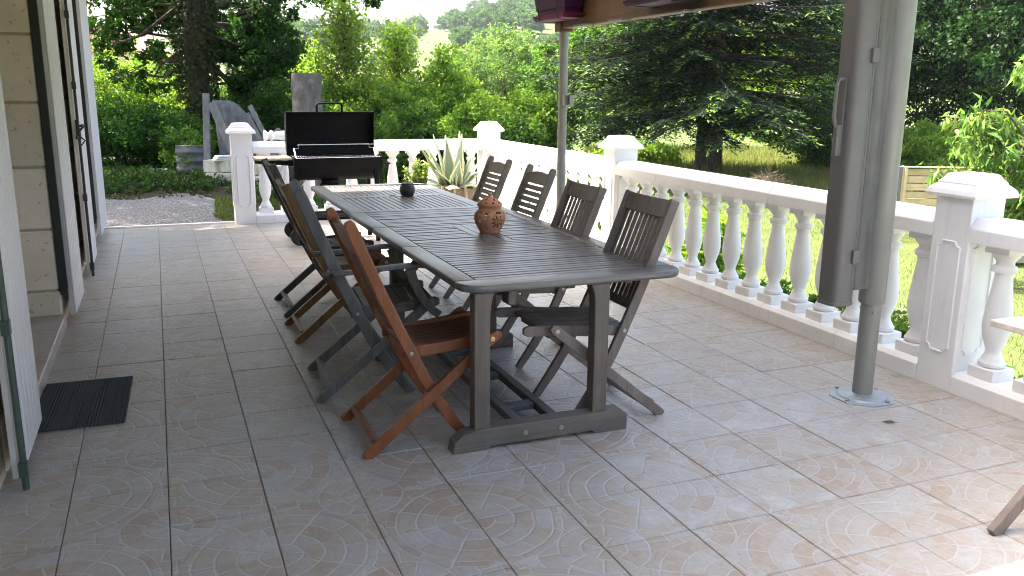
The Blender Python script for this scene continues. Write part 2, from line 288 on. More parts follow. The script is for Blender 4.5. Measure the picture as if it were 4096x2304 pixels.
# ------------------------------------------------------------------ mesh helpers
class MB:
    def __init__(s): s.v = []; s.f = []
    def add(s, v, f):
        o = len(s.v); s.v += [tuple(map(float, q)) for q in v]; s.f += [tuple(i + o for i in q) for q in f]; return s
    def box(s, a, b, rot=None, piv=None):
        (x0, y0, z0), (x1, y1, z1) = a, b
        v = [Vector(q) for q in ((x0, y0, z0), (x1, y0, z0), (x1, y1, z0), (x0, y1, z0), (x0, y0, z1), (x1, y0, z1), (x1, y1, z1), (x0, y1, z1))]
        if rot is not None:
            p = Vector(piv) if piv is not None else (v[0] + v[6]) / 2
            v = [rot @ (q - p) + p for q in v]
        return s.add(v, [(3, 2, 1, 0), (4, 5, 6, 7), (0, 1, 5, 4), (1, 2, 6, 5), (2, 3, 7, 6), (3, 0, 4, 7)])
    def prism(s, pts, z0, z1, axis='z'):
        """closed outline pts (2D) extruded along an axis"""
        n = len(pts)
        def p(a, b, c): return {'z': (a, b, c), 'y': (a, c, b), 'x': (c, a, b)}[axis]
        v = [p(a, b, z0) for a, b in pts] + [p(a, b, z1) for a, b in pts]
        f = [tuple(range(n))[::-1], tuple(range(n, 2 * n))] + [(i, (i + 1) % n, n + (i + 1) % n, n + i) for i in range(n)]
        return s.add(v, f)
    def rings(s, rings, close=True, caps=True):
        n = len(rings[0]); v = [q for r in rings for q in r]; f = []
        for k in range(len(rings) - 1):
            for i in range(n if close else n - 1):
                j = (i + 1) % n; f.append((k * n + i, k * n + j, (k + 1) * n + j, (k + 1) * n + i))
        if caps: f += [tuple(range(n))[::-1], tuple(range((len(rings) - 1) * n, len(rings) * n))]
        return s.add(v, f)
    def lathe(s, prof, n=24, c=(0, 0, 0), sq=False):
        return s.rings([[(c[0] + r * math.cos(2 * PI * (i + .5) / n), c[1] + r * math.sin(2 * PI * (i + .5) / n), c[2] + z) for i in range(n)] for r, z in prof])
    def tube(s, path, r, n=8):
        P = [Vector(p) for p in path]; rs = r if isinstance(r, (list, tuple)) else [r] * len(P); out = []
        up = Vector((0, 0, 1)); prev = None
        for i, p in enumerate(P):
            d = (P[min(i + 1, len(P) - 1)] - P[max(i - 1, 0)]).normalized()
            a = prev if prev is not None else (up if abs(d.z) < .9 else Vector((1, 0, 0)))
            x = (a - d * a.dot(d)).normalized(); y = d.cross(x); prev = x
            out.append([p + (x * math.cos(2 * PI * k / n) + y * math.sin(2 * PI * k / n)) * rs[i] for k in range(n)])
        return s.rings(out)
    def bar(s, pts, w, y0, y1, wz=None):
        """a flat bar: centreline pts in the xz plane, width w in that plane, thickness from y0 to y1"""
        P = [Vector((a, 0, b)) for a, b in pts]; rings = []
        for i, p in enumerate(P):
            d = (P[min(i + 1, len(P) - 1)] - P[max(i - 1, 0)]).normalized(); nrm = Vector((-d.z, 0, d.x)); ww = (w[i] if isinstance(w, (list, tuple)) else w) / 2
            rings.append([p + nrm * ww + Vector((0, y0, 0)), p + nrm * ww + Vector((0, y1, 0)), p - nrm * ww + Vector((0, y1, 0)), p - nrm * ww + Vector((0, y0, 0))])
        return s.rings(rings)
    def mesh(s, name, mat, bevel=0, seg=1, smooth=False):
        me = bpy.data.meshes.new(name); me.from_pydata(s.v, [], s.f)
        bm = bmesh.new(); bm.from_mesh(me); bmesh.ops.recalc_face_normals(bm, faces=bm.faces)
        if bevel:
            ed = [e for e in bm.edges if len(e.link_faces) == 2 and e.calc_face_angle(0) > .6]
            bmesh.ops.bevel(bm, geom=ed, offset=bevel, segments=seg, affect='EDGES', profile=.5, clamp_overlap=True)
        bm.to_mesh(me); bm.free(); me.materials.append(mat)
        if smooth:
            me.polygons.foreach_set('use_smooth', [True] * len(me.polygons)); me.set_sharp_from_angle(angle=math.radians(38))
        return me
    def build(s, name, mat, parent=None, bevel=0, seg=1, smooth=False, **kw):
        return link(name, s.mesh(name, mat, bevel, seg, smooth), parent, **kw)

def link(name, me, parent=None, loc=None, rz=0, **kw):
    o = bpy.data.objects.new(name, me); COL.objects.link(o)
    if parent is not None: o.parent = parent
    if loc is not None: o.location = loc
    if rz: o.rotation_euler.z = rz
    for k, v in kw.items(): o[k] = v
    return o
def thing(name, label, cat, loc=(0, 0, 0), rz=0, group=None, kind=None):
    o = bpy.data.objects.new(name, None); COL.objects.link(o); o.location = loc; o.rotation_euler.z = rz; o.empty_display_size = .1
    return tag(o, label, cat, group, kind)
def tag(o, label, cat, group=None, kind=None):
    o['label'] = label; o['category'] = cat
    if group: o['group'] = group
    if kind: o['kind'] = kind
    return o
def copy_tree(o, parent=None):
    c = o.copy(); COL.objects.link(c); c.parent = parent
    for k in list(o.children): copy_tree(k, c)
    return c

def raw_mesh(name, V, F, mat, tint=None, smooth=False):
    """numpy quads or triangles to a mesh, with a per-face tint value"""
    me = bpy.data.meshes.new(name); V = np.ascontiguousarray(V, np.float32); F = np.ascontiguousarray(F, np.int32); k = F.shape[1]
    me.vertices.add(len(V)); me.vertices.foreach_set('co', V.ravel()); me.loops.add(F.size); me.loops.foreach_set('vertex_index', F.ravel())
    me.polygons.add(len(F)); me.polygons.foreach_set('loop_start', np.arange(0, F.size, k, dtype=np.int32))
    if smooth: me.polygons.foreach_set('use_smooth', np.ones(len(F), bool))
    if tint is not None:
        a = me.attributes.new('tint', 'FLOAT', 'FACE'); a.data.foreach_set('value', np.ascontiguousarray(tint, np.float32))
    me.update(calc_edges=True); me.materials.append(mat); return me
def unit(a): return a / np.maximum(np.linalg.norm(a, axis=-1, keepdims=True), 1e-9)
def leaf_arrays(P, size, D=None, N=None, aspect=.55, fold=.15, var=.35):
    n = len(P)
    if D is None: D = rng.normal(size=(n, 3))
    D = unit(D)
    if N is None: N = rng.normal(size=(n, 3)) + np.array([0, 0, .6])
    S_ = unit(np.cross(D, N)); N = np.cross(S_, D)
    L = (size * (1 + var * rng.uniform(-1, 1, n)))[:, None]; w = L * aspect * .5
    m = P + D * L * .45 - N * L * fold
    V = np.stack([P, m + S_ * w + N * L * fold * 2, P + D * L, m - S_ * w + N * L * fold * 2], 1).reshape(-1, 3)
    return V, np.arange(4 * n, dtype=np.int32).reshape(-1, 4)
def leaves(name, P, size, mat, tint, parent=None, **kw):
    V, F = leaf_arrays(np.asarray(P), size, **kw); return raw_mesh(name, V, F, mat, np.clip(tint, 0, 1))
def clumps(R, nc, per, cr, zmin=-1, inner=.45, squash=.7):
    """leaf positions in clumps spread through an ellipsoid of radii R; returns points and tints"""
    d = unit(rng.normal(size=(nc * 3, 3))); d = d[d[:, 2] > zmin][:nc]; r = inner + (1 - inner) * rng.uniform(0, 1, len(d)) ** .6
    C = d * r[:, None] * np.array(R) * rng.uniform(.78, 1.08, (len(d), 1)); n = len(C)
    q = rng.normal(size=(n, per, 3)); q = unit(q) * rng.uniform(0, 1, (n, per, 1)) ** .5 * np.array([1, 1, squash]) * cr * rng.uniform(.6, 1.3, (n, 1, 1))
    P = (C[:, None] + q).reshape(-1, 3); t = (rng.uniform(.15, .75, (n, 1)) + rng.normal(0, .16, (n, per))).ravel()
    return P, t
def limb_tubes(mb, base, tips, r0, n=6, bend=.15):
    for t in tips:
        a = Vector(base); b = Vector(t); m = (a + b) / 2 + Vector(rng.normal(0, bend, 3)) * (b - a).length * .5
        mb.tube([a, a.lerp(m, .55), m, m.lerp(b, .55), b], [r0, r0 * .8, r0 * .6, r0 * .4, r0 * .15], n)

def smooth01(t): t = np.clip(t, 0, 1); return t * t * (3 - 2 * t)
#PART2
# ------------------------------------------------------------------ terrain
X0, Y0 = -.4047, 3.0189                                     # origin of the tile grid
EDGE_Y, EDGE_X = 10.36, 3.97                                # far and right edge of the terrace
AZ_U = np.array([-1200, 0, 1100, 1350, 1600, 1800, 2050, 2600, 4100, 6000]); AZ_A = np.array([.55, .6, .90, .84, .84, 1.02, 1.32, 1.25, .9, .7])
def az_u(x, y):
    """picture column (at the horizon) of a ground direction"""
    z = x * FW[0] + y * FW[1]; h = x * RT[0] + y * RT[1]
    return np.where(z > .05, 2048 + FPX * h / np.maximum(z, .05), np.where(h > 0, 9000, -9000))
def tz(x, y):
    x = np.asarray(x, float); y = np.asarray(y, float); d = np.hypot(x, y); u = az_u(x, y)
    left = smooth01((2.6 - x + (y - 10) * .28) / 3.2) * smooth01((y - 8) / 2)     # level ground left of the post
    z = -.72 * (1 - left) - .06 * left
    z = z - smooth01((d - 14) / 30) * .55 - .5 * smooth01((d - 40) / 50) * (u > 1000)
    A = np.interp(u, AZ_U, AZ_A)
    el = np.interp(d, [80, 125, 180, 260, 350, 450, 520, 700], [-1.6, 1.9, 6.2, 13.5, 22.5, 31.5, 33, 25])
    z = np.where(d > 80, z * (1 - smooth01((d - 80) / 40)) + smooth01((d - 80) / 40) * el * A, z)
    z = z + .10 * np.sin(x * .31 + 1) * np.sin(y * .27) * smooth01((d - 14) / 10)
    ins = (x < EDGE_X + .05) & (y < EDGE_Y - .02) & (x > -9) & (y > -7)
    return np.where(ins, -.5, z)
def tz1(x, y): return float(tz(x, y))
def ground_at(u, d): p = at(u, d); p.z = tz1(p.x, p.y); return p

def build_ground():
    ang = np.concatenate([np.linspace(-78, 78, 380), np.linspace(80, 280, 60)[:-1]]) ; ang = np.radians(ang) + math.atan2(FW[0], FW[1])
    rad = np.concatenate([[.4, 2, 3.5], np.linspace(4, 22, 90), np.geomspace(22.5, 900, 120)])
    A, R = np.meshgrid(ang, rad); x = np.sin(A) * R; y = np.cos(A) * R; z = tz(x, y); nr, na = x.shape
    V = np.stack([x, y, z], -1).reshape(-1, 3); i = np.arange(nr - 1)[:, None] * na; j = np.arange(na)[None]; k = (j + 1) % na
    F = np.stack([i + j, i + k, i + na + k, i + na + j], -1).reshape(-1, 4)
    me = raw_mesh('ground', V, F, M['ground'], smooth=True)
    d = R.ravel(); x = x.ravel(); y = y.ravel(); u = az_u(x, y)
    c = np.tile(np.array([.085, .110, .038]), (len(x), 1))                        # mown lawn
    def put(mask, col): c[mask] = c[mask] * (1 - mask[mask][:, None] * 0) * 0 + np.array(col)
    put((d > 17.5) & (d < 90), (.085, .115, .04))                                  # long meadow grass
    put((x < 2.8 + (y - 12) * .15) & (y > 10) & (d < 30), (.055, .047, .030))      # leaf litter below the trees
    put((d > 90), (.072, .098, .034))                                               # hillside meadows
    put((d > 128) & (d < 172) & (u < 1720), (.14, .115, .055))                       # ripe cereal field
    put((d > 30) & (d < 60) & (u < 1000), (.16, .13, .065))                         # dry yellow field behind the hedge
    a = me.color_attributes.new('zone', 'FLOAT_COLOR', 'POINT'); a.data.foreach_set('color', np.c_[c, np.ones(len(c))].astype(np.float32).ravel())
    o = link('ground', me); o['kind'] = 'structure'
build_ground()

# gravel forecourt left of the end post (a thin sheet over the soil)
def gravel():
    xs = np.linspace(-7, 2.2, 60); V = []; F = []
    for i, x in enumerate(xs):
        ya = EDGE_Y + .02 if x > -.7 else 10.6; yb = 13.6 + .35 * math.sin(x * 2.1) + .2 * math.sin(x * 5.3) - max(0, x - .1) * 1.15
        yb = max(yb, ya + .1)
        for j in range(14):
            y = ya + (yb - ya) * j / 13; V.append((x, y, tz1(x, max(y, EDGE_Y + .06)) + .012))
    for i in range(59):
        for j in range(13): F.append((i * 14 + j, (i + 1) * 14 + j, (i + 1) * 14 + j + 1, i * 14 + j + 1))
    link('gravel_path', raw_mesh('gravel_path', V, F, M['gravel']))['kind'] = 'structure'
    n = 3500; x = rng.uniform(-1.2, 1.6, n); y = 10.45 + rng.uniform(0, 1, n) ** 1.3 * 3; m = y < 13.2 - np.maximum(0, x - .1) * 1.15
    x, y = x[m], y[m]; n = len(x); z = tz(x, np.maximum(y, EDGE_Y + .06)) + .014; s = rng.uniform(.006, .017, n)
    base = np.array([[1, 0, 0], [0, 1, 0], [-1, 0, 0], [0, -1, 0], [0, 0, .8]]); a = rng.uniform(0, 6.3, n)
    Q = base[None] * s[:, None, None] * rng.uniform(.7, 1.3, (n, 5, 1)); ca, sa = np.cos(a)[:, None], np.sin(a)[:, None]
    Q = np.stack([Q[..., 0] * ca - Q[..., 1] * sa, Q[..., 0] * sa + Q[..., 1] * ca, Q[..., 2]], -1) + np.stack([x, y, z], -1)[:, None]
    Ft = np.array([[0, 1, 4], [1, 2, 4], [2, 3, 4], [3, 0, 4]])
    F = (np.arange(n)[:, None, None] * 5 + Ft[None]).reshape(-1, 3)
    o = link('loose_gravel', raw_mesh('loose_gravel', Q.reshape(-1, 3), F, M['loose'])); tag(o, 'loose grey gravel stones beyond the end of the terrace', 'gravel', kind='stuff')
gravel()

# ------------------------------------------------------------------ terrace floor and its tiles
def terrace():
    fl = MB().box((-2.2, -6.5, -.45), (EDGE_X, EDGE_Y - .02, -.008)).build('terrace_floor', M['grout']); fl['kind'] = 'structure'
    edge = MB().box((-.66, EDGE_Y - .02, -.45), (EDGE_X, EDGE_Y + .03, -.004)).build('terrace_edge', M['white'], fl, .004)
    g = .0015
    var = []
    for k in range(4):
        mb = MB().box((g, g, -.012), (T - g, T - g, 0)); me = mb.mesh('tile', M['tile'], .0025)
        var.append(me)
    cells = []
    for i in range(-1, 13):
        for j in range(-7, 22):
            x, y = X0 + i * T, Y0 + j * T
            if y + T > EDGE_Y: continue
            vis = False
            for a in (0, .5, 1):
                for b in (0, .5, 1):
                    p = np.array([x + a * T, y + b * T, -CAMH]); z = p @ FW
                    if z > .2:
                        uu = 2048 + FPX * (p @ RT) / z; vv = 1152 - FPX * (p @ UP) / z
                        if -60 < uu < 4156 and -60 < vv < 2364: vis = True
            cells.append((vis, math.hypot(x + T / 2, y + T / 2), i, j))
    near = sorted([c for c in cells if c[0]], key=lambda c: c[1]); rest = near[298:] + [c for c in cells if not c[0]]; near = near[:298]
    def place(i, j):
        """fan corner and quarter turn of a tile: fans meet round every second grid corner"""
        if (i * 7 + j * 13) % 17 == 3: k = (i * 5 + j * 3) % 4
        else:
            rx, ry = (i - 8) % 2, (j - 1) % 2; k = {(0, 0): 0, (1, 0): 1, (1, 1): 2, (0, 1): 3}[(rx, ry)]
        cx, cy = {0: (0, 0), 1: (1, 0), 2: (1, 1), 3: (0, 1)}[k]
        return X0 + (i + cx) * T, Y0 + (j + cy) * T, k * PI / 2
    for _, _, i, j in near:
        x, y, r = place(i, j); o = link('tile', var[(i + j) % 4], fl, (x, y, rng.normal(0, .0006)), r); o.rotation_euler.x = rng.normal(0, .0009); o.rotation_euler.y = rng.normal(0, .0009)
    mb = MB()
    for _, _, i, j in rest:
        x, y = X0 + i * T, Y0 + j * T
        if x > 3.72: continue
        mb.box((x + g, y + g, -.012), (min(x + T - g, EDGE_X), y + T - g, 0))
    x = 0
    o = mb.build('tile_field', M['tile'], fl, .0025); o['kind'] = 'stuff'
terrace()

# ------------------------------------------------------------------ house
WX = -.655                                                  # face of the house wall
def house():
    h = thing('house', 'cream stone house wall with white shutters folded back beside the terrace', 'house', (WX, 6, 0))
    L = lambda p: (p[0] - WX, p[1] - 6, p[2])
    def B(mb, a, b): return mb.box(L(a), L(b))
    # openings: door 4.05..6.05, window door 8.35..9.25
    top, OPEN = 3.0, [(4.12, 6.05, 2.35), (8.38, 9.22, 2.35)]
    wall = MB()
    segs = [(-6, 4.12), (6.05, 8.38), (9.22, 10.5)]
    for a, b in segs: B(wall, (-1.1, a + .012, -.3), (WX - .012, b - .012, top))
    for a, b, t in OPEN: B(wall, (-1.1, a - .012, t), (WX - .013, b + .012, top))
    w = wall.build('wall', M['mortar'], h)
    # stone courses, measured on the jamb of the near door
    Z = [-.02, .232, .625, 1.013, 1.404, 1.804, 2.19, 2.58, 3.0]
    for a, b in segs:
        for r in range(len(Z) - 1):
            y = a; k = 0
            while y < b - .01:
                ln = .62 if (r + k) % 2 else .46
                y2 = y + ln
                if b - y2 < .25: y2 = b
                k += 1
                if y2 < 1.5: y = y2; continue
                MB().box(L((-1.0 if (abs(y - a) < .01 or abs(y2 - b) < .01) else WX - .15, y + .005, Z[r] + .006)), L((WX + rng.normal(0, .002), y2 - .005, Z[r + 1] - .006))).build('stone_block', M['stone'], w, .014, 3, True)
                y = y2
    for a, b, t in OPEN:
        for q in range(3): MB().box(L((-1.0, a + (b - a) * q / 3 + .005, t + .006)), L((WX, a + (b - a) * (q + 1) / 3 - .005, top))).build('stone_block', M['stone'], w, .014, 3, True)
    # threshold steps
    for a, b, t in OPEN:
        s = MB().box(L((-1.08, a - .03, -.3)), L((WX + .022, b + .03, .075))).build('doorstep', M['tile'], h, .006)
    MB().lathe([(.014, 0), (.014, .012), (.007, .016), (.007, .05), (.011, .055), (.011, .064)], 10, L((-.735, 5.18, .075))).build('door_stop', M['iron'], h, smooth=True)
    # dark door leaves inside the openings
    for a, b, t in OPEN:
        dr = MB().box(L((-1.09, a, .076)), L((-1.02, b, t))).build('door', M['shutter'], h)
        MB().box(L((-1.018, a + .12, .9)), L((-1.012, b - .12, t - .12))).build('pane', M['glass'], dr)
    # shutters: boards, edge, hinges, bar
    def shutter(y0, y1, zb, bar_side, hinge_side, gap=.045, handle=False, green=False, two=False):
        x0 = WX + gap; x1 = x0 + .034; zt = 2.42
        sh = MB().box(L((x0, y0, zb)), L((x0 + .022, y1, zt))).build('shutter', M['shutter'], h, .003)
        nb = max(3, int(round((y1 - y0) / .098))); bw = (y1 - y0) / nb
        for k in range(nb): MB().box(L((x0 + .0205, y0 + k * bw + .0015, zb)), L((x1, y0 + (k + 1) * bw - .0015, zt))).build('board', M['shutter'], sh, .005)
        for z in (.20, 1.02, 1.9):
            MB().box(L((WX - .02, hinge_side - .012, z)), L((x0 - .004, hinge_side + .012, z + .13))).build('hinge', M['iron'], sh, .004)
        if bar_side is not None:
            m = M['green_iron'] if green else M['iron']
            mb = MB().tube([L((x1 + .012, bar_side, zb - .035)), L((x1 + .012, bar_side, 2.40))], .0105 if not green else .013, 8)
            for z in (zb + .02, .62, 1.1, 1.48, 2.0): B(mb, (x1 - .004, bar_side - .02, z), (x1 + .026, bar_side + .02, z + .055))
            mb.build('shutter_bar', m, sh, smooth=True)
            if handle:
                hb = MB().tube([L((x1 + .02, bar_side - .005, 1.20)), L((x1 + .05, bar_side - .03, 1.21)), L((x1 + .055, bar_side - .13, 1.20)), L((x1 + .03, bar_side - .16, 1.17))], .009, 8)
                B(hb, (x1 - .002, bar_side - .16, 1.11), (x1 + .014, bar_side - .02, 1.13)); B(hb, (x1 - .002, bar_side - .06, 1.12), (x1 + .022, bar_side + .01, 1.25))
                hb.tube([L((x1 + .02, bar_side, 1.12)), L((x1 + .05, bar_side + .012, 1.09)), L((x1 + .02, bar_side + .01, 1.05))], .006, 6)
                hb.build('handle', M['iron'], sh, smooth=True)
        return sh
    shutter(3.53, 4.17, .045, 3.50, 4.17, green=True)
    shutter(6.10, 6.78, .055, None, 6.08)
    MB().box(L((WX + .002, 6.045, .24)), L((WX + .05, 6.075, 2.42))).build('shadow_gap_strip', M['iron'], h, .003)  # dark strip standing in for the shadow gap beside the leaf
    shutter(7.58, 8.36, .05, 7.56, 8.36, handle=True)
    shutter(9.26, 10.32, .075, None, 9.24)
    MB().box(L((WX + .002, 9.215, .24)), L((WX + .05, 9.24, 2.42))).build('shadow_gap_strip', M['iron'], h, .003)  # dark strip in place of the shaded gap at the far leaf
    # eave above the picture: it throws the shade on the left of the terrace
    rf = MB().prism([(-1.7 - WX, 3.10), (.23 - WX, 2.66), (.23 - WX, 2.76), (-1.7 - WX, 3.22)], -12, 5.08, 'y').build('roof', M['hroof'], h)
    return h
house()

# ------------------------------------------------------------------ terrace roof, beam, poles (the roof itself hangs just above the picture)
rf = thing('terrace_roof', 'wooden roof over the terrace carried by the brown beam', 'roof', (1.5, 5, 2.6))
zr = lambda x: 2.56 - (x + .65) * .045
MB().prism([(-.62 - 1.5, zr(-.62) - 2.6), (1.9 - 1.5, zr(1.9) - 2.6), (1.9 - 1.5, zr(1.9) - 2.55), (-.62 - 1.5, zr(-.62) - 2.55)], -2.18, 2.65, 'y').build('roof_boards', M['plaster'], rf)
V_ = [(x - 1.5, y, zr(x) - 2.6) for x in np.linspace(1.9, 3.38, 8) for y in (-2.18, 2.65)]
link('added_fill_cloth', raw_mesh('added_fill_cloth', V_, [(2 * i, 2 * i + 1, 2 * i + 3, 2 * i + 2) for i in range(7)], M['fill_cloth']), rf)  # unseen translucent cloth added to brighten the right of the terrace
MB().prism([(-.62 - 1.5, zr(-.62) - 2.6), (.80 - 1.5, zr(.80) - 2.6), (.80 - 1.5, zr(.80) - 2.55), (-.62 - 1.5, zr(-.62) - 2.55)], -11.5, -2.182, 'y').build('added_shade_boards', M['plaster'], rf)  # unseen roof extension added to darken the left floor
for k in range(8):
    y = -2.14 + k * .62
    MB().prism([(-.62 - 1.5, zr(-.62) - 2.685), (3.3 - 1.5, zr(3.3) - 2.685), (3.3 - 1.5, zr(3.3) - 2.602), (-.62 - 1.5, zr(-.62) - 2.602)], y - .035, y + .035, 'y').build('rafter', M['beam'], rf)
BX = 3.2
bm_ = thing('roof_beam', 'long brown wooden beam along the terrace front on grey poles', 'beam', (BX, 6.9, 2.0))
MB().box((-.045, -6, 0), (.045, -.02, .19)).build('timber', M['beam'], bm_, .006)
MB().box((-.06, -6, .195), (.06, -.01, .36)).build('upper_timber', M['beam'], bm_, .006)
MB().box((-.06, -.17, -.025), (.06, -.06, .12)).build('post_bracket', M['beam'], bm_, .005)
for y in (-.75, -1.32, -2.1, -3.0): MB().box((-.12, y, -.012), (-.046, y + .22, .002)).build('batten', M['oldwood'], bm_, .003)

def flower_box(y, length, label, mats):
    t = thing('flower_box', label, 'flower box', (BX - .14, y, 2.075), 0, 'flower boxes hung on the beam')
    P = [(-.065, 0), (.065, 0), (.085, .19), (-.085, .19)]
    mb = MB()
    for s in (-1, 1): pass
    def ring(z, k, inn=0): 
        hx = .062 + k * .03 - inn; hy = length / 2 - .03 + k * .03 - inn; return [(-hx, -hy, z), (hx, -hy, z), (hx, hy, z), (-hx, hy, z)]
    mb.rings([ring(.0, 0), ring(.055, .25), ring(.058, .42), ring(.18, 1), ring(.18, 1.18), ring(.2, 1.2), ring(.2, .9), ring(.05, .2, .004)])
    mb.build('trough', mats[0], t, .002)
    mb = MB().rings([ring(-.022, .55), ring(-.004, 1.0), ring(.018, 1.15), ring(.018, 1.02), ring(-.008, .7)]); mb.build('saucer', mats[1], t, .002)
    for s in (-.3, .3):
        c = MB().tube([(.115, s * length, .2), (-.10, s * length, .2), (-.10, s * length, .03), (-.085, s * length, -.03), (.11, s * length, -.03), (.115, s * length, .1)], .004, 6); c.build('wire_holder', M['iron'], t)
    sp = MB().box((-.07, -length / 2 + .05, .14), (.07, length / 2 - .05, .18)).build('soil', M['twig'], t)
    P, tt = clumps((.08, length * .4, .05), 14, 14, .05, -.2); leaves_o = link('plant', leaves('plant', P + np.array([0, 0, .22]), .05, M['hedge'], tt), t)
flower_box(6.60, .58, 'purple plastic flower box hanging at the free end of the beam', (M['purple'], M['purple_red']))
flower_box(5.0, .74, 'wine red flower box hanging further along the beam in a wire holder', (M['purple_red'], M['purple']))

def pole_far():
    t = thing('roof_pole', 'slim pale pole under the beam end behind the chairs', 'pole', (BX, 6.78, 0))
    MB().lathe([(.038, .0), (.038, 2.0)], 20).build('shaft', M['pole'], t, smooth=True)
    MB().lathe([(.15, 0), (.15, .006), (.06, .012), (.05, .03)], 8).build('base_plate', M['galv'], t, .002)
    b = MB(); z = 1.375
    b.box((-.02, -.075, z), (.03, -.037, z + .01)); b.box((-.02, -.075, z + .085), (.03, -.037, z + .095)); b.box((-.022, -.075, z), (-.018, -.037, z + .095)); b.box((.027, -.075, z), (.031, -.037, z + .095)); b.box((-.018, -.045, z + .01), (.027, -.037, z + .085)); b.box((.032, -.06, z + .002), (.075, -.03, z + .09))
    b.build('bracket', M['pole'], t, .002)
pole_far()
def pole_near():
    t = thing('roof_pole', 'thick grey telescopic pole in front of the balustrade with octagonal foot', 'pole', (3.228, 3.2, 0))
    MB().lathe([(.049, .012), (.049, .5)], 28).build('lower_shaft', M['pole'], t, smooth=True)
    MB().lathe([(.057, .489), (.063, .50), (.063, 2.0)], 32).build('upper_shaft', M['pole'], t, smooth=True)
    pl = MB().lathe([(.165, .0), (.165, .005)], 8).build('base_plate', M['galv'], t, .0015)
    MB().lathe([(.125, .005), (.118, .013), (.07, .013), (.05, .022)], 32).build('raised_ring', M['galv'], pl, smooth=True)
    for k in range(4): MB().lathe([(.011, .005), (.011, .013), (.004, .015)], 8, (.138 * math.cos(k * PI / 2 + .3), .138 * math.sin(k * PI / 2 + .3), 0)).build('bolt', M['steel'], pl, smooth=True)
    for z in (.53, .45): MB().lathe([(.006, 0), (.006, .006)], 8, (-.03, -.05, z)).build('rivet', M['steel'], t)
pole_near()
pk = thing('post_plank', 'grey weathered timber fixed along the thick pole', 'plank', (3.122, 3.205, .57))
MB().box((-.045, -.032, 0), (.060, .03, 1.44)).build('timber', M['plank_grey'], pk, .003)
def screen():
    t = thing('rolled_screen', 'grey metal casing of a rolled side screen hung beside the thick pole', 'screen', (3.015, 3.215, .5))
    out = []
    for k in range(20):
        a = PI * (1 + k / 19 * 1.0); c_, s_ = math.cos(a), math.sin(a); out.append((.066 * math.copysign(abs(c_) ** .55, c_), .060 * math.copysign(abs(s_) ** .55, s_)))
    out += [(.066, .05), (-.066, .05)]
    MB().prism(out, 0.006, 1.6).build('casing', M['casing'], t, smooth=True)
    MB().prism([(a * 1.04, b * 1.04) for a, b in out], 0, .016).build('end_cap', M['casing'], t, .002)
    for x in (.022, .036): MB().tube([(x, -.056, .02), (x, -.056, 1.6)], .006, 8).build('guide_rod', M['casing'], t, smooth=True)
    for z in (.21, 1.14): MB().box((.012, -.075, z), (.052, -.045, z + .065)).build('clamp', M['casing'], t, .003)
    hz = .20; hnd = MB(); prof = [(-.066, .87 + hz), (-.10, .865 + hz), (-.112, .84 + hz), (-.114, .70 + hz), (-.105, .665 + hz), (-.092, .64 + hz), (-.092, .53 + hz)]
    hnd.tube([(a, 0, b) for a, b in prof], .0085, 8); hnd.box((-.10, -.012, .52 + hz), (-.062, .012, .66 + hz)); hnd.box((-.075, -.012, .66 + hz), (-.062, .012, .88 + hz))
    hnd.build('handle', M['casing'], t, smooth=True)
screen()

# ------------------------------------------------------------------ balustrade
RAILP = [(-.115, .785), (.115, .785), (.115, .855), (.075, .905), (-.075, .905), (-.115, .855)]
KERBP = [(-.115, -.02), (.115, -.02), (.115, .085), (.09, .108), (-.09, .108), (-.115, .085)]
BAL_PROF = [(.046, .06), (.062, .068), (.064, .085), (.054, .098), (.052, .105), (.040, .125), (.036, .145), (.046, .175), (.060, .215), (.067, .265), (.066, .31), (.060, .37), (.051, .44), (.044, .50), (.041, .533), (.041, .540), (.056, .548), (.060, .562), (.056, .576), (.041, .584), (.042, .600), (.056, .618), (.064, .630), (.067, .64)]
def bal_mesh():
    mb = MB(); mb.lathe([(r, z) for r, z in BAL_PROF], 20)
    return mb.mesh('baluster', M['white'], smooth=True)
BALM = bal_mesh()
PLM = MB().box((-.075, -.075, 0), (.075, .075, .062)).mesh('plinth', M['white'], .006, 2)
ABM = MB().box((-.07, -.07, .639), (.07, .07, .68)).mesh('abacus', M['white'], .004)
def run(name, label, length, n, loc, rz, joints=()):
    """a run along local y from 0 to length"""
    t = thing(name, label, 'balustrade', loc, rz, 'white balustrade runs round the terrace')
    cuts = [0.0] + list(joints) + [length]
    for a, b in zip(cuts, cuts[1:]):
        MB().prism(RAILP, a + .0012, b - .0012, 'y').build('handrail', M['white'], t, .004, 2)
        MB().prism(KERBP, a + .0012, b - .0012, 'y').build('kerb', M['white'], t, .004, 2)
    p = length / n
    for k in range(n):
        b = link('baluster', BALM, t, (rng.normal(0, .002), p * (k + .5), .106)); b.rotation_euler.z = rng.normal(0, .03)
        link('plinth', PLM, b); link('abacus', ABM, b)
    return t
LX = 3.812
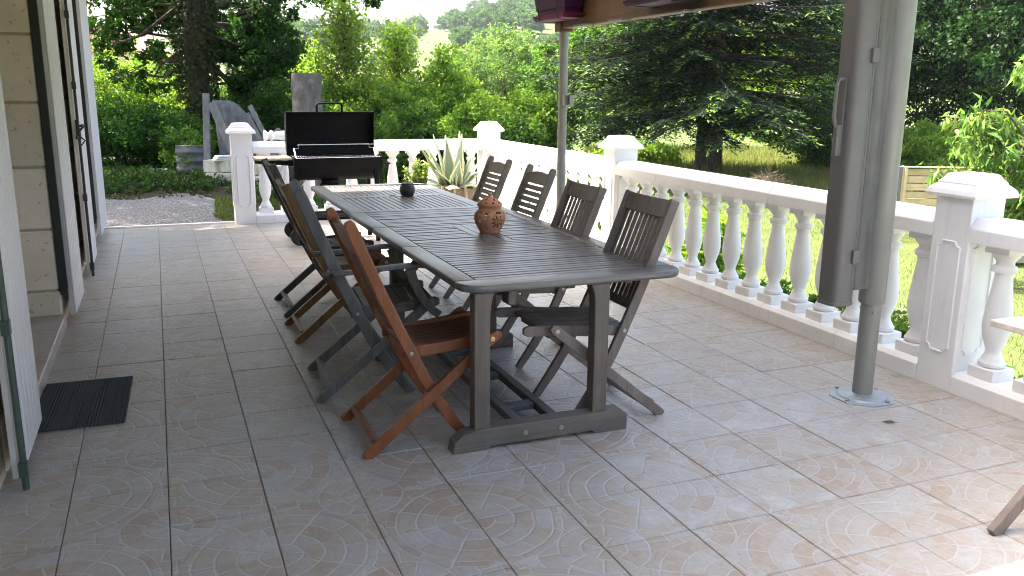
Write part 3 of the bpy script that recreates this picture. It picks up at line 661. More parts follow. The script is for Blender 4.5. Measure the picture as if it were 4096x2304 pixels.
def post(label, x, y, hgt=1.0, faces=('-x', '-y', '+x', '+y')):
    t = thing('balustrade_post', label, 'post', (x, y, 0), 0, 'square white posts of the balustrade')
    w = .112
    MB().box((-w, -w, -.02), (w, w, hgt)).build('shaft', M['white'], t, .006, 2)
    # raised frame that leaves a sunk panel with scooped corners
    def frame():
        o = [(-w + .004, .03), (w - .004, .03), (w - .004, hgt - .015), (-w + .004, hgt - .015)]
        a, z0, z1, r = .064, .20, .77, .028; inn = []
        inn += [(-a + r, z0), (a - r, z0)] + [(a - r * math.cos(q), z0 + r * math.sin(q)) for q in np.linspace(.0, PI / 2, 5)][1:]
        inn += [(a, z0 + r), (a, z1 - r)] + [(a - r * math.sin(q), z1 - r * math.cos(q)) for q in np.linspace(0, PI / 2, 5)][1:]
        inn += [(a - r, z1), (-a + r, z1)] + [(-a + r * math.cos(q), z1 - r * math.sin(q)) for q in np.linspace(0, PI / 2, 5)][1:]
        inn += [(-a, z1 - r), (-a, z0 + r)] + [(-a + r * math.sin(q), z0 + r * math.cos(q)) for q in np.linspace(0, PI / 2, 5)][1:]
        return inn
    inn = frame()
    rot = {'-y': 0, '+x': 90, '+y': 180, '-x': 270}
    for f in faces:
        mb = MB(); Rm = Matrix.Rotation(math.radians(rot[f]), 3, 'Z')
        n = len(inn); d0, d1 = -w - .0002, -w - .011
        # moulded rim round the panel, swept along its outline
        rings = []
        c = Vector((0, 0, .485))
        for k in range(n):
            p = Vector((inn[k][0], 0, inn[k][1])); dv = (p - c); dv.x = math.copysign(1, dv.x) * .010; dv.z = math.copysign(1, dv.z) * .010
            rings.append([Rm @ Vector((p.x, d0, p.z)), Rm @ Vector((p.x + dv.x * .1, d1 + .003, p.z + dv.z * .1)), Rm @ Vector((p.x + dv.x * .7, d1 + .003, p.z + dv.z * .7)), Rm @ Vector((p.x + dv.x, d0, p.z + dv.z))])
        rings.append(rings[0]); mb.rings(rings, caps=False); mb.build('panel_rim', M['white'], t, smooth=True)
    P = [(.112, hgt - .001), (.150, hgt + .002), (.152, hgt + .016), (.143, hgt + .038), (.122, hgt + .058), (.114, hgt + .064), (.114, hgt + .072), (.098, hgt + .088), (.088, hgt + .108), (.076, hgt + .116), (.0, hgt + .121)]
    MB().rings([[(sx * r, sy * r, z) for sx, sy in ((-1, -1), (1, -1), (1, 1), (-1, 1))] for r, z in P]).build('cap', M['white'], t, .003, 2)
    return t
BY = 10.20
post('white square post ending the balustrade beside the gravel and barbecue', .857, BY)
post('white corner post of the balustrade behind the agave', LX, BY)
post('white post between the two long right balustrade runs behind the chairs', LX, 6.85)
post('large white post nearest the camera beside the thick grey pole', LX, 3.195)
run('balustrade', 'white balustrade run behind the barbecue and agave at the terrace end', LX - .112 - .969, 11, (.969, BY, 0), -PI / 2, (1.0, 1.95))
run('balustrade', 'sunlit white balustrade run between the corner post and the next post', BY - .112 - 6.962, 13, (LX, 6.962, 0), 0, (1.1, 2.2))
run('balustrade', 'white balustrade run between the chairs and the thick grey pole', 6.738 - 3.307, 14, (LX, 3.307, 0), 0, (.62, 1.33, 2.02, 2.75))
run('balustrade', 'short white balustrade run at the right edge nearest the camera', 3.083, 12, (LX, .0, 0), 0, (1.0, 2.0))
#PART3
# ------------------------------------------------------------------ table
def table():
    t = thing('garden_table', 'long weathered grey slatted garden table with an extension leaf', 'table', (1.64, 4.4, 0))
    ox, oy = 1.64, 4.4
    xa, xb, ya, yb, z0, z1 = 1.108, 2.172, 3.245, 5.62, .688, .72
    def rounded(x0, y0, x1, y1, rs):
        """outline with corner radii rs = (bottom left, bottom right, top right, top left)"""
        out = []
        for (cx, cy, sx, sy, a0), r in zip(((x0, y0, 1, 1, PI), (x1, y0, -1, 1, 1.5 * PI), (x1, y1, -1, -1, 0), (x0, y1, 1, -1, .5 * PI)), rs):
            if r < .001: out.append((cx, cy)); continue
            for k in range(7): a = a0 + k / 6 * PI / 2; out.append((cx + sx * r + r * math.cos(a), cy + sy * r + r * math.sin(a)))
        return [(a - ox, b - oy) for a, b in out]
    # frame: two end boards and two sides in three lengths
    MB().prism(rounded(xa, ya, xb, ya + .135, (.10, .10, 0, 0)), z0, z1).build('end_board', M['table'], t, .010, 3, True)
    MB().prism(rounded(xa, yb - .09, xb, yb, (0, 0, .06, .06)), z0, z1).build('end_board', M['table'], t, .009, 3, True)
    seams = [ya + .137, 4.232, 4.885, yb - .092]
    for a, b in zip(seams, seams[1:]):
        for x0, x1 in ((xa, xa + .098), (xb - .098, xb)):
            MB().box((x0 - ox, a + .001 - oy, z0), (x1 - ox, b - .001 - oy, z1)).build('side_board', M['table_y'], t, .008, 3, True)
    n = 46; y = seams[0] + .003; pitch = (seams[3] - seams[0] - .003) / n; hi, lo = z1 - .0015, z1 - .024
    sx0, sx1 = xa + .101, xb - .101; cb = (1.575, 1.625, 1.685, 1.735)
    for k in range(n):
        yy = y + k * pitch; w = pitch - .0115
        dz = rng.normal(0, .0007)
        spans = [(sx0, sx1)] if not (4.26 < yy + w / 2 < 4.84) else [(sx0, cb[0] - .003), (cb[3] + .003, sx1)]
        for a, b in spans: MB().box((a - ox, yy - oy, lo + dz), (b - ox, yy + w - oy, hi + dz)).build('slat', M['table'], t, .002)
    for a, b in zip(cb, cb[1:]): MB().box((a + .0012 - ox, 4.262 - oy, lo), (b - .0012 - ox, 4.835 - oy, hi)).build('centre_board', M['table_leg'] if False else M['table_y'], t, .002)
    for x in (1.3275, 1.64, 1.93): MB().box((x - .02 - ox, ya + .10 - oy, .655), (x + .02 - ox, yb - .05 - oy, .6875)).build('batten', M['table_dark'], t, .003)
    # trestles
    for y, dk in ((3.29, 'table_leg'), (4.67, 'table_leg')):
        for x in (1.192, 1.753):
            s_ = -1 if x > 1.5 else 1; P = [(x - s_ * .035, .085), (x + s_ * .036, .085), (x + s_ * .036, .56), (x + s_ * .038, .62), (x + s_ * .046, .66), (x + s_ * .06, .687), (x - s_ * .035, .687)][::s_]
            MB().prism([(a - ox, b) for a, b in P], y - .032 - oy, y + .032 - oy, 'y').build('leg', M[dk], t, .005, 2)
        xl, xr = (1.055, 1.888)
        fy = y - .045
        P = [(xl, 0), (xl + .155, 0), (xl + .172, .016), (xr - .178, .016), (xr - .162, 0), (xr, 0), (xr, .075), (xr - .03, .098), (xl + .14, .098), (xl + .05, .082), (xl + .008, .05)]
        f = MB().prism([(a - ox, b) for a, b in P], y - .05 - oy, y + .028 - oy, 'y').build('foot', M['table_foot'], t, .004, 2)
        for x in (1.385, 1.555): MB().rings([[(x - ox + r * math.cos(a), y - .0505 - d - oy, .055 + r * math.sin(a)) for a in np.linspace(0, 2 * PI, 12)[:-1]] for r, d in ((.012, 0), (.012, .003), (.006, .0035))]).build('bolt', M['steel'], f)
        if y > 4: MB().box((1.19 - ox, y + .0 - oy, .60), (1.76 - ox, y + .022 - oy, .655)).build('crosspiece', M['table_dark'], t, .003)
        if y > 4: P = MB().bar([(1.22 - ox, .36), (1.26 - ox, .48), (1.33 - ox, .57), (1.43 - ox, .63)], .05, y - .015 - oy, y + .015 - oy).build('brace', M[dk], t, .003)
    for x in (1.385, 1.56): MB().box((x - .022 - ox, 3.32 - oy, .045), (x + .022 - ox, 4.63 - oy, .085)).build('stretcher', M['table_dark'], t, .003)
    for y in (3.50, 3.95, 4.40): MB().box((1.408 - ox, y - oy, .05), (1.537 - ox, y + .06 - oy, .08)).build('stretcher_tie', M['table_dark'], t, .003)
    MB().box((1.31 - ox, 3.262 - oy, .625), (1.345 - ox, 3.34 - oy, .687)).build('batten_end', M['table_leg'], t, .003)
    # extension leaf, a little lower than the main top
    lx0, lx1, ly0, ly1, lz0, lz1 = 1.15, 2.135, 5.63, 7.36, .672, .702
    lf = MB().prism(rounded(lx0, ly0, lx1, ly0 + .10, (0, 0, 0, 0)), lz0, lz1).build('extension_leaf', M['table'], t, .004, 2)
    MB().prism(rounded(lx0, ly1 - .11, lx1, ly1, (0, 0, .16, .05)), lz0, lz1).build('end_board', M['table'], lf, .006, 2)
    MB().box((lx0 + .10 - ox, 6.45 - oy, lz0), (lx1 - .10 - ox, 6.55 - oy, lz1)).build('middle_board', M['table'], lf, .003)
    for x0 in (lx0, lx1 - .098):
        MB().box((x0 - ox, ly0 + .102 - oy, lz0), (x0 + .098 - ox, ly1 - .112 - oy, lz1)).build('side_board', M['table_y'], lf, .006, 2)
    for a, b in ((ly0 + .103, 6.447), (6.553, ly1 - .113)):
        m = 18; p = (lx1 - lx0 - .2) / m
        for k in range(m): MB().box((lx0 + .10 + k * p + .0045 - ox, a - oy, lz0 + .008), (lx0 + .10 + (k + 1) * p - .0045 - ox, b - oy, lz1 - .002)).build('slat', M['table_y'], lf, .002)
    for x in (1.22, 2.06): MB().box((x - ox, 5.3 - oy, .63), (x + .04 - ox, 7.25 - oy, .6715)).build('bearer', M['table_dark'], lf, .003)
    return t
table()

# ------------------------------------------------------------------ folding chairs
STILE = [(-.235, .985), (-.197, .89), (-.155, .785), (-.118, .695), (-.080, .61), (-.040, .52), (0, .435), (.05, .33), (.105, .225), (.17, .125), (.262, .0)]
def stile_at(z):
    for (x1, z1), (x0, z0) in zip(STILE, STILE[1:]):
        if z0 <= z <= z1: return x0 + (x1 - x0) * (z - z0) / (z1 - z0)
    return STILE[0][0]
def chair(label, loc, rz, mats, back='upright', arms=False, ears=False, w=.24, bolt='brass', hgt=.985, group=None, ext=0.0):
    """local: forward +x (towards the table), origin on the floor under the back of the seat"""
    t = thing('folding_chair', label, 'chair', (*loc, 0), rz, group)
    m, mx = M[mats[0]], M[mats[1]]; th = .024
    k = hgt / .985; ST = [(x * k if z > .435 else x, z if z < .435 else .435 + (z - .435) * (hgt - .435) / .55) for x, z in STILE]
    sw = .048 if not arms else .055
    for s in (-1, 1):
        yo = s * (w - th / 2); y1 = s * (w - th * 1.5 - .002); y2 = s * (w - th * 2.5 - .004)
        # rear legs: floor behind to the front of the seat
        lg = MB().bar([(-.212, .0), (-.19, .018), (.335, .452), (.36, .472), (.378, .487)], [.036, .046, .046, .044, .028], yo - th / 2, yo + th / 2).build('rear_leg', m, t, .004, 2)
        for yy in (yo + s * th / 2,):
            MB().rings([[(.352 + r * math.cos(a), yy + s * d, .466 + r * math.sin(a)) for a in np.linspace(0, 2 * PI, 13)[:-1]] for r, d in ((.0105, -.002), (.0105, .003), (.006, .0035))]).build('bolt', M[bolt], lg)
        # long curved stiles: top of the back to the front foot
        stl = [(x, z) for x, z in ST]
        if ears: 
            d = Vector((stl[0][0] - stl[1][0], stl[0][1] - stl[1][1])).normalized()
            stl = [(stl[0][0] + d.x * .045, stl[0][1] + d.y * .045), (stl[0][0] + d.x * .03, stl[0][1] + d.y * .03)] + stl
            ws = [sw * .55, sw * .9] + [sw] * (len(stl) - 2)
        else: ws = [sw] * len(stl)
        ws[-1] = sw * .8
        sb = MB().bar(stl, ws, y1 - th / 2, y1 + th / 2).build('stile', m, t, .005, 2)
        MB().rings([[(0 + r * math.cos(a), y1 + s * (th / 2 + d), .43 + r * math.sin(a)) for a in np.linspace(0, 2 * PI, 13)[:-1]] for r, d in ((.009, -.002), (.009, .002), (.005, .0025))]).build('bolt', M['steel'], sb)
        # seat side rails
        MB().bar([(-.03, .425), (.05, .43), (.18, .437), (.33, .455), (.395 + ext, .462), (.415 + ext, .463)], [.04, .048, .048, .048, .046, .03], y2 - th / 2, y2 + th / 2).build('seat_rail', m, t, .004, 2)
    wi = w - th * 3 - .006
    if back != 'lath_seat' and not arms and not back == 'level':
        q = 8; p = 2 * wi / q
        for i in range(q):
            y = -wi + p * i
            MB().rings([[(x, y + .004, z), (x, y + p - .004, z), (x, y + p - .004, z - .014), (x, y + .004, z - .014)] for x, z in ((-.02, .452), (.06, .449), (.16, .447), (.27, .455), (.36, .468), (.395, .466))]).build('seat_slat', mx, t, .002)
        for x, z in ((.02, .425), (.34, .442)): MB().box((x - .02, -wi, z - .03), (x + .02, wi, z)).build('seat_crossbar', m, t, .003)
    else:
        q = 8; p = .42 / q
        for i in range(q):
            x = -.025 + p * i; z = .452 + .012 * ((i / q - .4) ** 2) * 4
            MB().box((x + .003, -wi - .03, z - .005), (x + p - .004, wi + .03, z + .010)).build('seat_slat', mx, t, .003)
    MB().box((-.165, -w + th, .028), (-.145, w - th, .078), Matrix.Rotation(math.radians(-50), 3, 'Y')).build('rear_stretcher', m, t, .003)
    # back: rails and slats between the stiles; normal of the back plane in xz
    yi = w - th * 2 - .003
    def P(z, off=0):
        z = min(z, hgt); zz = z if z < .435 else .435 + (z - .435) * .55 / (hgt - .435); x = stile_at(zz) * (k if z > .435 else 1); return (x - off * .93, z - off * .36)
    def curved(z0, z1, yy0, yy1, bow, thick, name, mat, arch=0, parent=None):
        rings = []
        for i in range(9):
            s = -1 + i / 4; y = (yy0 + yy1) / 2 + (yy1 - yy0) / 2 * s; off = bow * (1 - s * s); a = arch * (1 - s * s)
            (xa, za), (xb, zb) = P(z0, off), P(z1, off); dx = (xb - xa); dz = (zb - za); l = math.hypot(dx, dz); xb += dx / l * a; zb += dz / l * a
            nx, nz = -dz / l, dx / l; h = thick / 2
            rings.append([(xa + nx * h, y, za + nz * h), (xb + nx * h, y, zb + nz * h), (xb - nx * h, y, zb - nz * h), (xa - nx * h, y, za - nz * h)])
        return MB().rings(rings).build(name, mat, t, .003, 2)
    if back == 'upright':
        curved(hgt - (.085 if not ears else .10), hgt - .004, -yi, yi, .012, .024, 'top_rail', m, .012 if ears else 0)
        curved(.52, .56, -yi, yi, .012, .022, 'back_rail', m)
        q = 9; p = 2 * yi / q
        for i in range(q):
            y = -yi + p * (i + .5); s = y / yi; off = .012 * (1 - s * s); rings = []
            for z in np.linspace(.555, hgt - .083, 6):
                (x, zz) = P(z, off); rings.append([(x + .004, y - p / 2 + .0055, zz), (x + .004, y + p / 2 - .0055, zz), (x - .004, y + p / 2 - .0055, zz), (x - .004, y - p / 2 + .0055, zz)])
            MB().rings(rings).build('back_slat', mx, t, .002)
    else:
        curved(hgt - .070, hgt - .012, -yi, yi, .014, .022, 'top_rail', m, .024)
        z = .50; q = 10; p = (hgt - .074 - z) / q
        for i in range(q): curved(z + p * i + .003, z + p * (i + 1) - .007, -yi, yi, .014, .014, 'back_slat', mx)
    if arms:
        for s in (-1, 1):
            y = s * (w + .012)
            MB().rings([[(x, y - s * .0 - hw, z + .011), (x, y + hw, z + .011), (x, y + hw, z - .011), (x, y - hw, z - .011)] for x, z, hw in ((-.165, .642, .012), (-.15, .642, .02), (.0, .650, .022), (.18, .664, .026), (.30, .667, .027), (.335, .662, .018))]).build('armrest', m, t, .006, 3, True)
            MB().bar([(.255, .65), (.268, .60), (.29, .545), (.32, .49), (.365, .435), (.40, .41)], [.05, .045, .04, .04, .042, .04], y - .011, y + .011).build('arm_support', m, t, .004, 2)
            MB().rings([[(-.125 + r * math.cos(a), y + s * (.022 + d), .642 + r * math.sin(a)) for a in np.linspace(0, 2 * PI, 13)[:-1]] for r, d in ((.012, -.002), (.012, .003), (.007, .0035))]).build('bolt', M['iron'], t)
    return t
LG, RG = 'folding chairs along the house side of the table', 'folding chairs along the balustrade side of the table'
chair('reddish brown folding chair nearest the camera with bright brass bolt', (.912, 3.568), 0, ('red', 'red_x'), 'upright', ears=True, group=LG, hgt=.955)
chair('blue grey folding armchair between the reddish and the brown chair', (.862, 4.315), -.085, ('slate', 'slate_x'), 'level', arms=True, ears=True, w=.268, group=LG, hgt=1.0, bolt='steel')
chair('yellowish brown folding chair behind the blue grey armchair', (.893, 5.355), 0, ('brown', 'brown_x'), 'upright', w=.232, group=LG, hgt=.955, bolt='steel')
chair('dark grey folding chair nearest the barbecue on the house side', (.915, 6.03), 0, ('dusk', 'dusk_x'), 'upright', w=.268, group=LG, hgt=1.02, bolt='steel')
chair('taupe folding chair nearest the camera on the balustrade side with upright back slats', (1.925, 3.575), PI, ('taupe', 'taupe_x'), 'upright', ext=.075, group=RG, hgt=1.02, bolt='steel')
chair('taupe folding chair with upright back slats next to the slim pole', (2.02, 4.43), PI, ('taupe', 'taupe_x'), 'upright', ext=.075, group=RG, hgt=.985, bolt='steel', w=.235)
chair('olive grey chair with level back slats between the slim pole and agave chair', (2.115, 5.30), PI, ('olive', 'olive_x'), 'level', ears=True, group=RG, hgt=.965, bolt='steel', w=.225)
chair('olive grey chair with level back slats farthest away beside the agave', (2.13, 6.10), PI, ('olive', 'olive_x'), 'level', ears=True, group=RG, hgt=.965, bolt='steel', w=.225)

# ------------------------------------------------------------------ things on the table
def lantern():
    t = thing('terracotta_lantern', 'pierced terracotta lantern jar with domed lid on the table', 'lantern', (1.70, 4.53, .7195))
    def shell(prof, holes, name, thick, parent):
        nth = 120; V = []; F = []
        zz = np.array([p[1] for p in prof]); rr = np.array([p[0] for p in prof])
        for r, z in prof:
            for k in range(nth): a = 2 * PI * k / nth; V.append((r * math.cos(a), r * math.sin(a), z))
        for i in range(len(prof) - 1):
            for k in range(nth):
                a = 2 * PI * (k + .5) / nth; z = (prof[i][1] + prof[i + 1][1]) / 2; r = (prof[i][0] + prof[i + 1][0]) / 2
                if any(h(a, z, r) for h in holes): continue
                F.append((i * nth + k, i * nth + (k + 1) % nth, (i + 1) * nth + (k + 1) % nth, (i + 1) * nth + k))
        me = bpy.data.meshes.new(name); me.from_pydata(V, [], F); me.materials.append(M['terra']); me.polygons.foreach_set('use_smooth', [True] * len(F))
        o = link(name, me, parent); md = o.modifiers.new('thickness', 'SOLIDIFY'); md.thickness = thick; md.offset = -1; return o
    def interp(keys, n):
        z = np.linspace(keys[0][1], keys[-1][1], n); kz = [k[1] for k in keys]; kr = [k[0] for k in keys]
        return list(zip(np.interp(z, kz, kr), z))
    body = interp([(.056, .0), (.060, .012), (.073, .035), (.084, .06), (.089, .082), (.087, .10), (.076, .118), (.066, .128), (.062, .136), (.064, .15)], 62)
    def da(a, b): return (a - b + PI) % (2 * PI) - PI
    def hole(a0, z0, r0): return lambda a, z, r: (da(a, a0) * r) ** 2 + (z - z0) ** 2 < r0 * r0
    def petal(a0, z0, ang, ln, wd, r_in):
        def f(a, z, r):
            u = da(a, a0) * r; v = z - z0; p = u * math.cos(ang) + v * math.sin(ang); q = -u * math.sin(ang) + v * math.cos(ang); s = (p - r_in) / ln
            return 0 < s < 1 and abs(q) < wd * math.sin(PI * s)
        return f
    cam_a = math.atan2(-4.53, -1.70); H = []
    for s in range(4):
        a0 = cam_a + .52 + s * PI / 2
        H += [hole(a0, .068, .005)] + [petal(a0, .068, q * PI / 4 + .2, .030, .0062, .010) for q in range(8)]
        for da_, z, r in ((.78, .112, .0085), (.55, .122, .004), (1.02, .122, .004), (.78, .09, .005), (.62, .098, .004), (.95, .100, .004), (.80, .03, .0055), (.78, .05, .004), (.3, .118, .008), (.05, .118, .0075), (-.2, .104, .004)): H.append(hole(a0 + da_, z, r))
    shell(body, H, 'jar', .006, t)
    MB().lathe([(.05, .0), (.05, .006)], 32).build('base', M['terra'], t)
    lid = interp([(.069, .150), (.071, .158), (.067, .166), (.055, .178), (.038, .190), (.018, .198), (.011, .203)], 30)
    H = [hole(cam_a + .3 + q * 2 * PI / 9, .172, .006) for q in range(9)] + [petal(cam_a + .65 + q * 2 * PI / 5, .188, .8, .018, .005, -.009) for q in range(5)]
    l = shell(lid, H, 'lid', .005, t)
    MB().lathe([(.011, .202), (.008, .208), (.012, .214), (.011, .222), (.004, .226)], 16).build('knob', M['terra'], l, smooth=True)
lantern()
p = thing('lidded_pot', 'small dark lidded pot on the far leaf of the table', 'pot', (1.745, 6.45, .7005))
MB().lathe([(.040, 0), (.046, .006), (.056, .03), (.060, .052), (.055, .075), (.046, .088), (.042, .092)], 32).build('bowl', M['castiron'], p, smooth=True)
lid = MB().lathe([(.046, .092), (.044, .099), (.028, .108), (.010, .113), (.005, .117)], 32).build('lid', M['castiron'], p, smooth=True)
MB().lathe([(.004, .116), (.0045, .122), (.008, .127), (.008, .133), (.003, .138)], 16).build('knob', M['castiron'], lid, smooth=True)
MB().box((-.004, -.0645, .04), (.004, -.055, .086)).build('spoon_notch', M['castiron'], p, .002)
us = MB().lathe([(.020, 0), (.020, .003), (.012, .004)], 16).build('hole_cover', M['castiron'], None, smooth=True); us.location = (1.64, 6.5, .7022); tag(us, 'small dark parasol hole cap flush in the far table leaf', 'cap')

# ------------------------------------------------------------------ barbecue
def bbq():
    t = thing('barbecue', 'black barrel charcoal barbecue with its lid standing open', 'barbecue', (1.62, 8.72, 0))
    L, R, zc = .425, .235, .845
    def half(a0, a1, r, n=14): return [(r * math.cos(a), r * math.sin(a)) for a in np.linspace(a0, a1, n)]
    # lower half barrel, open on top
    outer = half(PI, 2 * PI, R); inner = half(2 * PI, PI, R - .006)
    MB().prism([(a, zc + b) for a, b in outer + inner], -L, L, 'x').build('firebox', M['bbq'], t, smooth=True)
    for x in (-L, L): MB().prism([(a, zc + b) for a, b in half(PI, 2 * PI, R)], x - .004, x + .004, 'x').build('end_plate', M['bbq'], t)
    # lid swung up behind: inside faces the camera
    lid = MB()
    ring = half(-.42 * PI, .55 * PI, R) + half(.55 * PI, -.42 * PI, R - .005)
    lid.prism([(R - .09 + a * .55, zc + .21 + b * .93) for a, b in ring], -L - .012, L + .012, 'x')
    for x in (-L - .012, L + .012): lid.prism([(R - .09 + a * .55, zc + .21 + b * .93) for a, b in half(-.42 * PI, .55 * PI, R)], x - .003, x + .003, 'x')
    lo = lid.build('lid', M['bbq'], t, smooth=True)
    zt = zc + .425
    MB().tube([(-.135, .14, zt - .02), (-.135, .13, zt + .065), (-.115, .125, zt + .085), (.095, .125, zt + .085), (.115, .13, zt + .065), (.115, .14, zt - .02)], .011, 10).build('handle', M['bbq'], lo, smooth=True)
    g = MB()
    for k in range(34): x = -L + .02 + k * (2 * L - .04) / 33; g.tube([(x, -R + .015, zc + .002), (x, R - .015, zc + .002)], .0032, 6)
    for y in (-R + .015, 0, R - .015): g.tube([(-L + .015, y, zc - .003), (L - .015, y, zc - .003)], .004, 6)
    g.build('grill', M['chrome'], t, smooth=True)
    r = MB(); y = -.02
    r.tube([(-L + .03, y - .1, zc), (-L + .03, y, zc + .075), (-L + .075, y, zc + .08), (-L + .075, y, zc + .115), (L - .08, y, zc + .115), (L - .08, y, zc + .08), (L - .035, y, zc + .075), (L - .035, y - .1, zc)], .0042, 6)
    r.tube([(-L + .06, y, zc + .112), (L - .03, y, zc + .112)], .0025, 6)
    for k in range(24): x = -L + .085 + k * (2 * L - .18) / 23; r.tube([(x, y, zc + .115), (x, y + .16, zc + .12)], .0022, 5)
    r.build('warming_rack', M['chrome'], t, smooth=True)
    MB().box((-L - .35, -.17, zc - .02), (-L - .012, .16, zc + .002)).build('side_table', M['shelfwood'], t, .004)
    MB().prism([(-L - .36, zc - .045), (-L - .008, zc - .075), (-L - .008, zc - .022), (-L - .36, zc - .022)], -.178, -.165, 'y').build('side_table_frame', M['bbq'], t)
    MB().tube([(L, -.09, zc - .08), (L + .09, -.09, zc - .08), (L + .115, -.06, zc - .08), (L + .115, .06, zc - .08), (L + .09, .09, zc - .08), (L, .09, zc - .08)], .012, 8).build('push_handle', M['bbq'], t, smooth=True)
    MB().lathe([(.085, .545), (.10, .552), (.10, .575), (.085, .58), (.085, .615)], 28, (-.06, -.02, 0)).build('ash_pan', M['bbq'], t, smooth=True)
    for x in (-L + .02, L - .05):
        for y in (-.19, .19):
            zb = .0 if x > 0 else .09
            MB().box((x - .02, y - .02, zb), (x + .02, y + .02, zc - .10)).build('leg', M['bbq'], t, .003)
    for y in (-.14, .14): MB().tube([(-L + .03, -.185 if y < 0 else .185, zc - .30), (-L + .11, -.17 if y < 0 else .17, zc - .21)], .006, 6).build('brace', M['chrome'], t)
    sh = MB().box((-L + .03, -.2, .235), (L - .03, -.17, .262)); sh.box((-L + .03, .17, .235), (L - .03, .2, .262))
    for k in range(7): yy = -.16 + k * .052; sh.box((-L + .03, yy, .24), (L - .03, yy + .018, .252))
    sh.box((-L + .03, -.20, .315), (L - .03, -.185, .325))
    sh.build('lower_shelf', M['bbq'], t, .002)
    for y in (-.225, .225):
        w = MB().rings([[(-L + .02 + rr * math.cos(a), y + d, .09 + rr * math.sin(a)) for a in np.linspace(0, 2 * PI, 29)[:-1]] for rr, d in ((.055, -.022), (.083, -.022), (.09, -.014), (.09, .014), (.083, .022), (.055, .022))]).build('wheel', M['rubber'], t, smooth=True)
        MB().rings([[(-L + .02 + rr * math.cos(a), y + d, .09 + rr * math.sin(a)) for a in np.linspace(0, 2 * PI, 17)[:-1]] for rr, d in ((.05, -.018), (.05, .018))]).build('hub', M['bbq'], w)
bbq()

# ------------------------------------------------------------------ pots of plants by the corner post
def blade(base, az, lean, length, width, curl, n=10):
    """a thick tapering agave blade with toothed pale margins; returns verts, quads, tints"""
    d = Vector((math.cos(az), math.sin(az), 0)); s = Vector((-math.sin(az), math.cos(az), 0)); p = Vector(base); V = []; F = []; Tn = []; e = lean
    cols = 9
    for i in range(n + 1):
        q = i / n; dirv = d * math.sin(e) + Vector((0, 0, math.cos(e))); nrm = d * math.cos(e) - Vector((0, 0, math.sin(e)))
        w = width * (.62 + .55 * math.sin(PI * min(1, q * 1.15 + .1))) * (1 - q ** 3.2) * .5 + .0015
        for k in range(cols):
            u = (k / (cols - 1)) * 2 - 1; tooth = (1 + (.10 if i % 2 else -.02)) if abs(u) > .99 else 1
            V.append(p + s * (u * w * tooth) + nrm * (-(1 - u * u) * w * .42 + .01))
        p = p + dirv * (length / n); e += curl / n
    for i in range(n):
        for k in range(cols - 1): F.append((i * cols + k, i * cols + k + 1, (i + 1) * cols + k + 1, (i + 1) * cols + k)); Tn.append(.9 if k in (0, cols - 2) else rng.uniform(.1, .6))
    return V, F, Tn
def agave():
    bx, by = 3.10, 9.45
    t = thing('agave', 'big grey green agave with pale edges in a brown pot before the corner post', 'potted plant', (bx, by, 0))
    MB().rings([[(sx * r, sy * r, z) for sx, sy in ((-1, -1), (1, -1), (1, 1), (-1, 1))] for r, z in ((.165, 0), (.205, .38), (.215, .385), (.215, .41), (.195, .41), (.19, .37), (.0, .36))]).build('pot', M['planter'], t, .004)
    spec = [(-2.3, .15, .62, .105, .12), (-1.2, .10, .66, .11, .1), (.3, .06, .68, .11, -.05), (1.8, .12, .64, .1, .1), (2.8, .22, .66, .115, .05), (-.4, .62, .62, .105, .05), (-3.0, .55, .62, .11, .1), (-.1, .38, .66, .11, .05), (2.6, .42, .60, .10, .1), (-1.6, .30, .42, .10, .4), (.0, .80, .50, .085, .25), (-2.6, .60, .36, .12, .3), (3.0, .9, .42, .09, .5), (-.9, .9, .34, .10, .9), (1.0, .6, .55, .1, .2), (2.2, .7, .5, .1, .3), (-2.0, 1.0, .30, .13, .8), (-.2, 1.1, .42, .08, .9), (-3.0, 1.15, .55, .08, .55)]
    for az, le, ln, wd, cu in spec:
        wd *= 1.3; V, F, Tn = blade((.06 * math.cos(az), .06 * math.sin(az), .36), az, le, ln, wd, cu); me = raw_mesh('blade', np.array([tuple(v) for v in V]), F, M['agave'], Tn, True)
        o = link('blade', me, t); md = o.modifiers.new('thickness', 'SOLIDIFY'); md.thickness = .008
    # dried curled lower blades
    for k in range(5):
        a = -2.4 + k * .55; mb = MB().tube([(.14 * math.cos(a), .14 * math.sin(a), .42), (.24 * math.cos(a), .24 * math.sin(a), .43), (.27 * math.cos(a), .27 * math.sin(a), .30), (.25 * math.cos(a), .25 * math.sin(a), .16)], [.02, .018, .014, .004], 6); mb.build('dry_blade', M['stick'], t, smooth=True)
agave()
def side_plant():
    t = thing('potted_shrub', 'small yellow green potted shrub at the left of the agave', 'potted plant', (2.66, 9.5, 0))
    MB().lathe([(.10, 0), (.13, .26), (.14, .265), (.14, .29), (.125, .29), (.12, .25), (.0, .25)], 24).build('pot', M['terra'], t, smooth=True)
    mb = MB(); P = []; tt = []
    for k in range(16):
        a = rng.uniform(0, 6.3); r = rng.uniform(.02, .14); h = rng.uniform(.25, .50); tip = Vector((r * math.cos(a) * 1.5, r * math.sin(a) * 1.5, .26 + h)); mb.tube([(0, 0, .25), tip * .5 + Vector((0, 0, .12)), tip], [.005, .004, .002], 5)
        for q in np.linspace(.25, 1, 12): P.append(Vector((0, 0, .25)).lerp(tip, q)); tt.append(.45 + q * .5 + rng.normal(0, .12))
    mb.build('stems', M['twig'], t); link('foliage', leaves('foliage', np.repeat(np.array([tuple(q) for q in P]), 3, 0), .055, M['cherry'], np.repeat(tt, 3), aspect=.4), t)
side_plant()

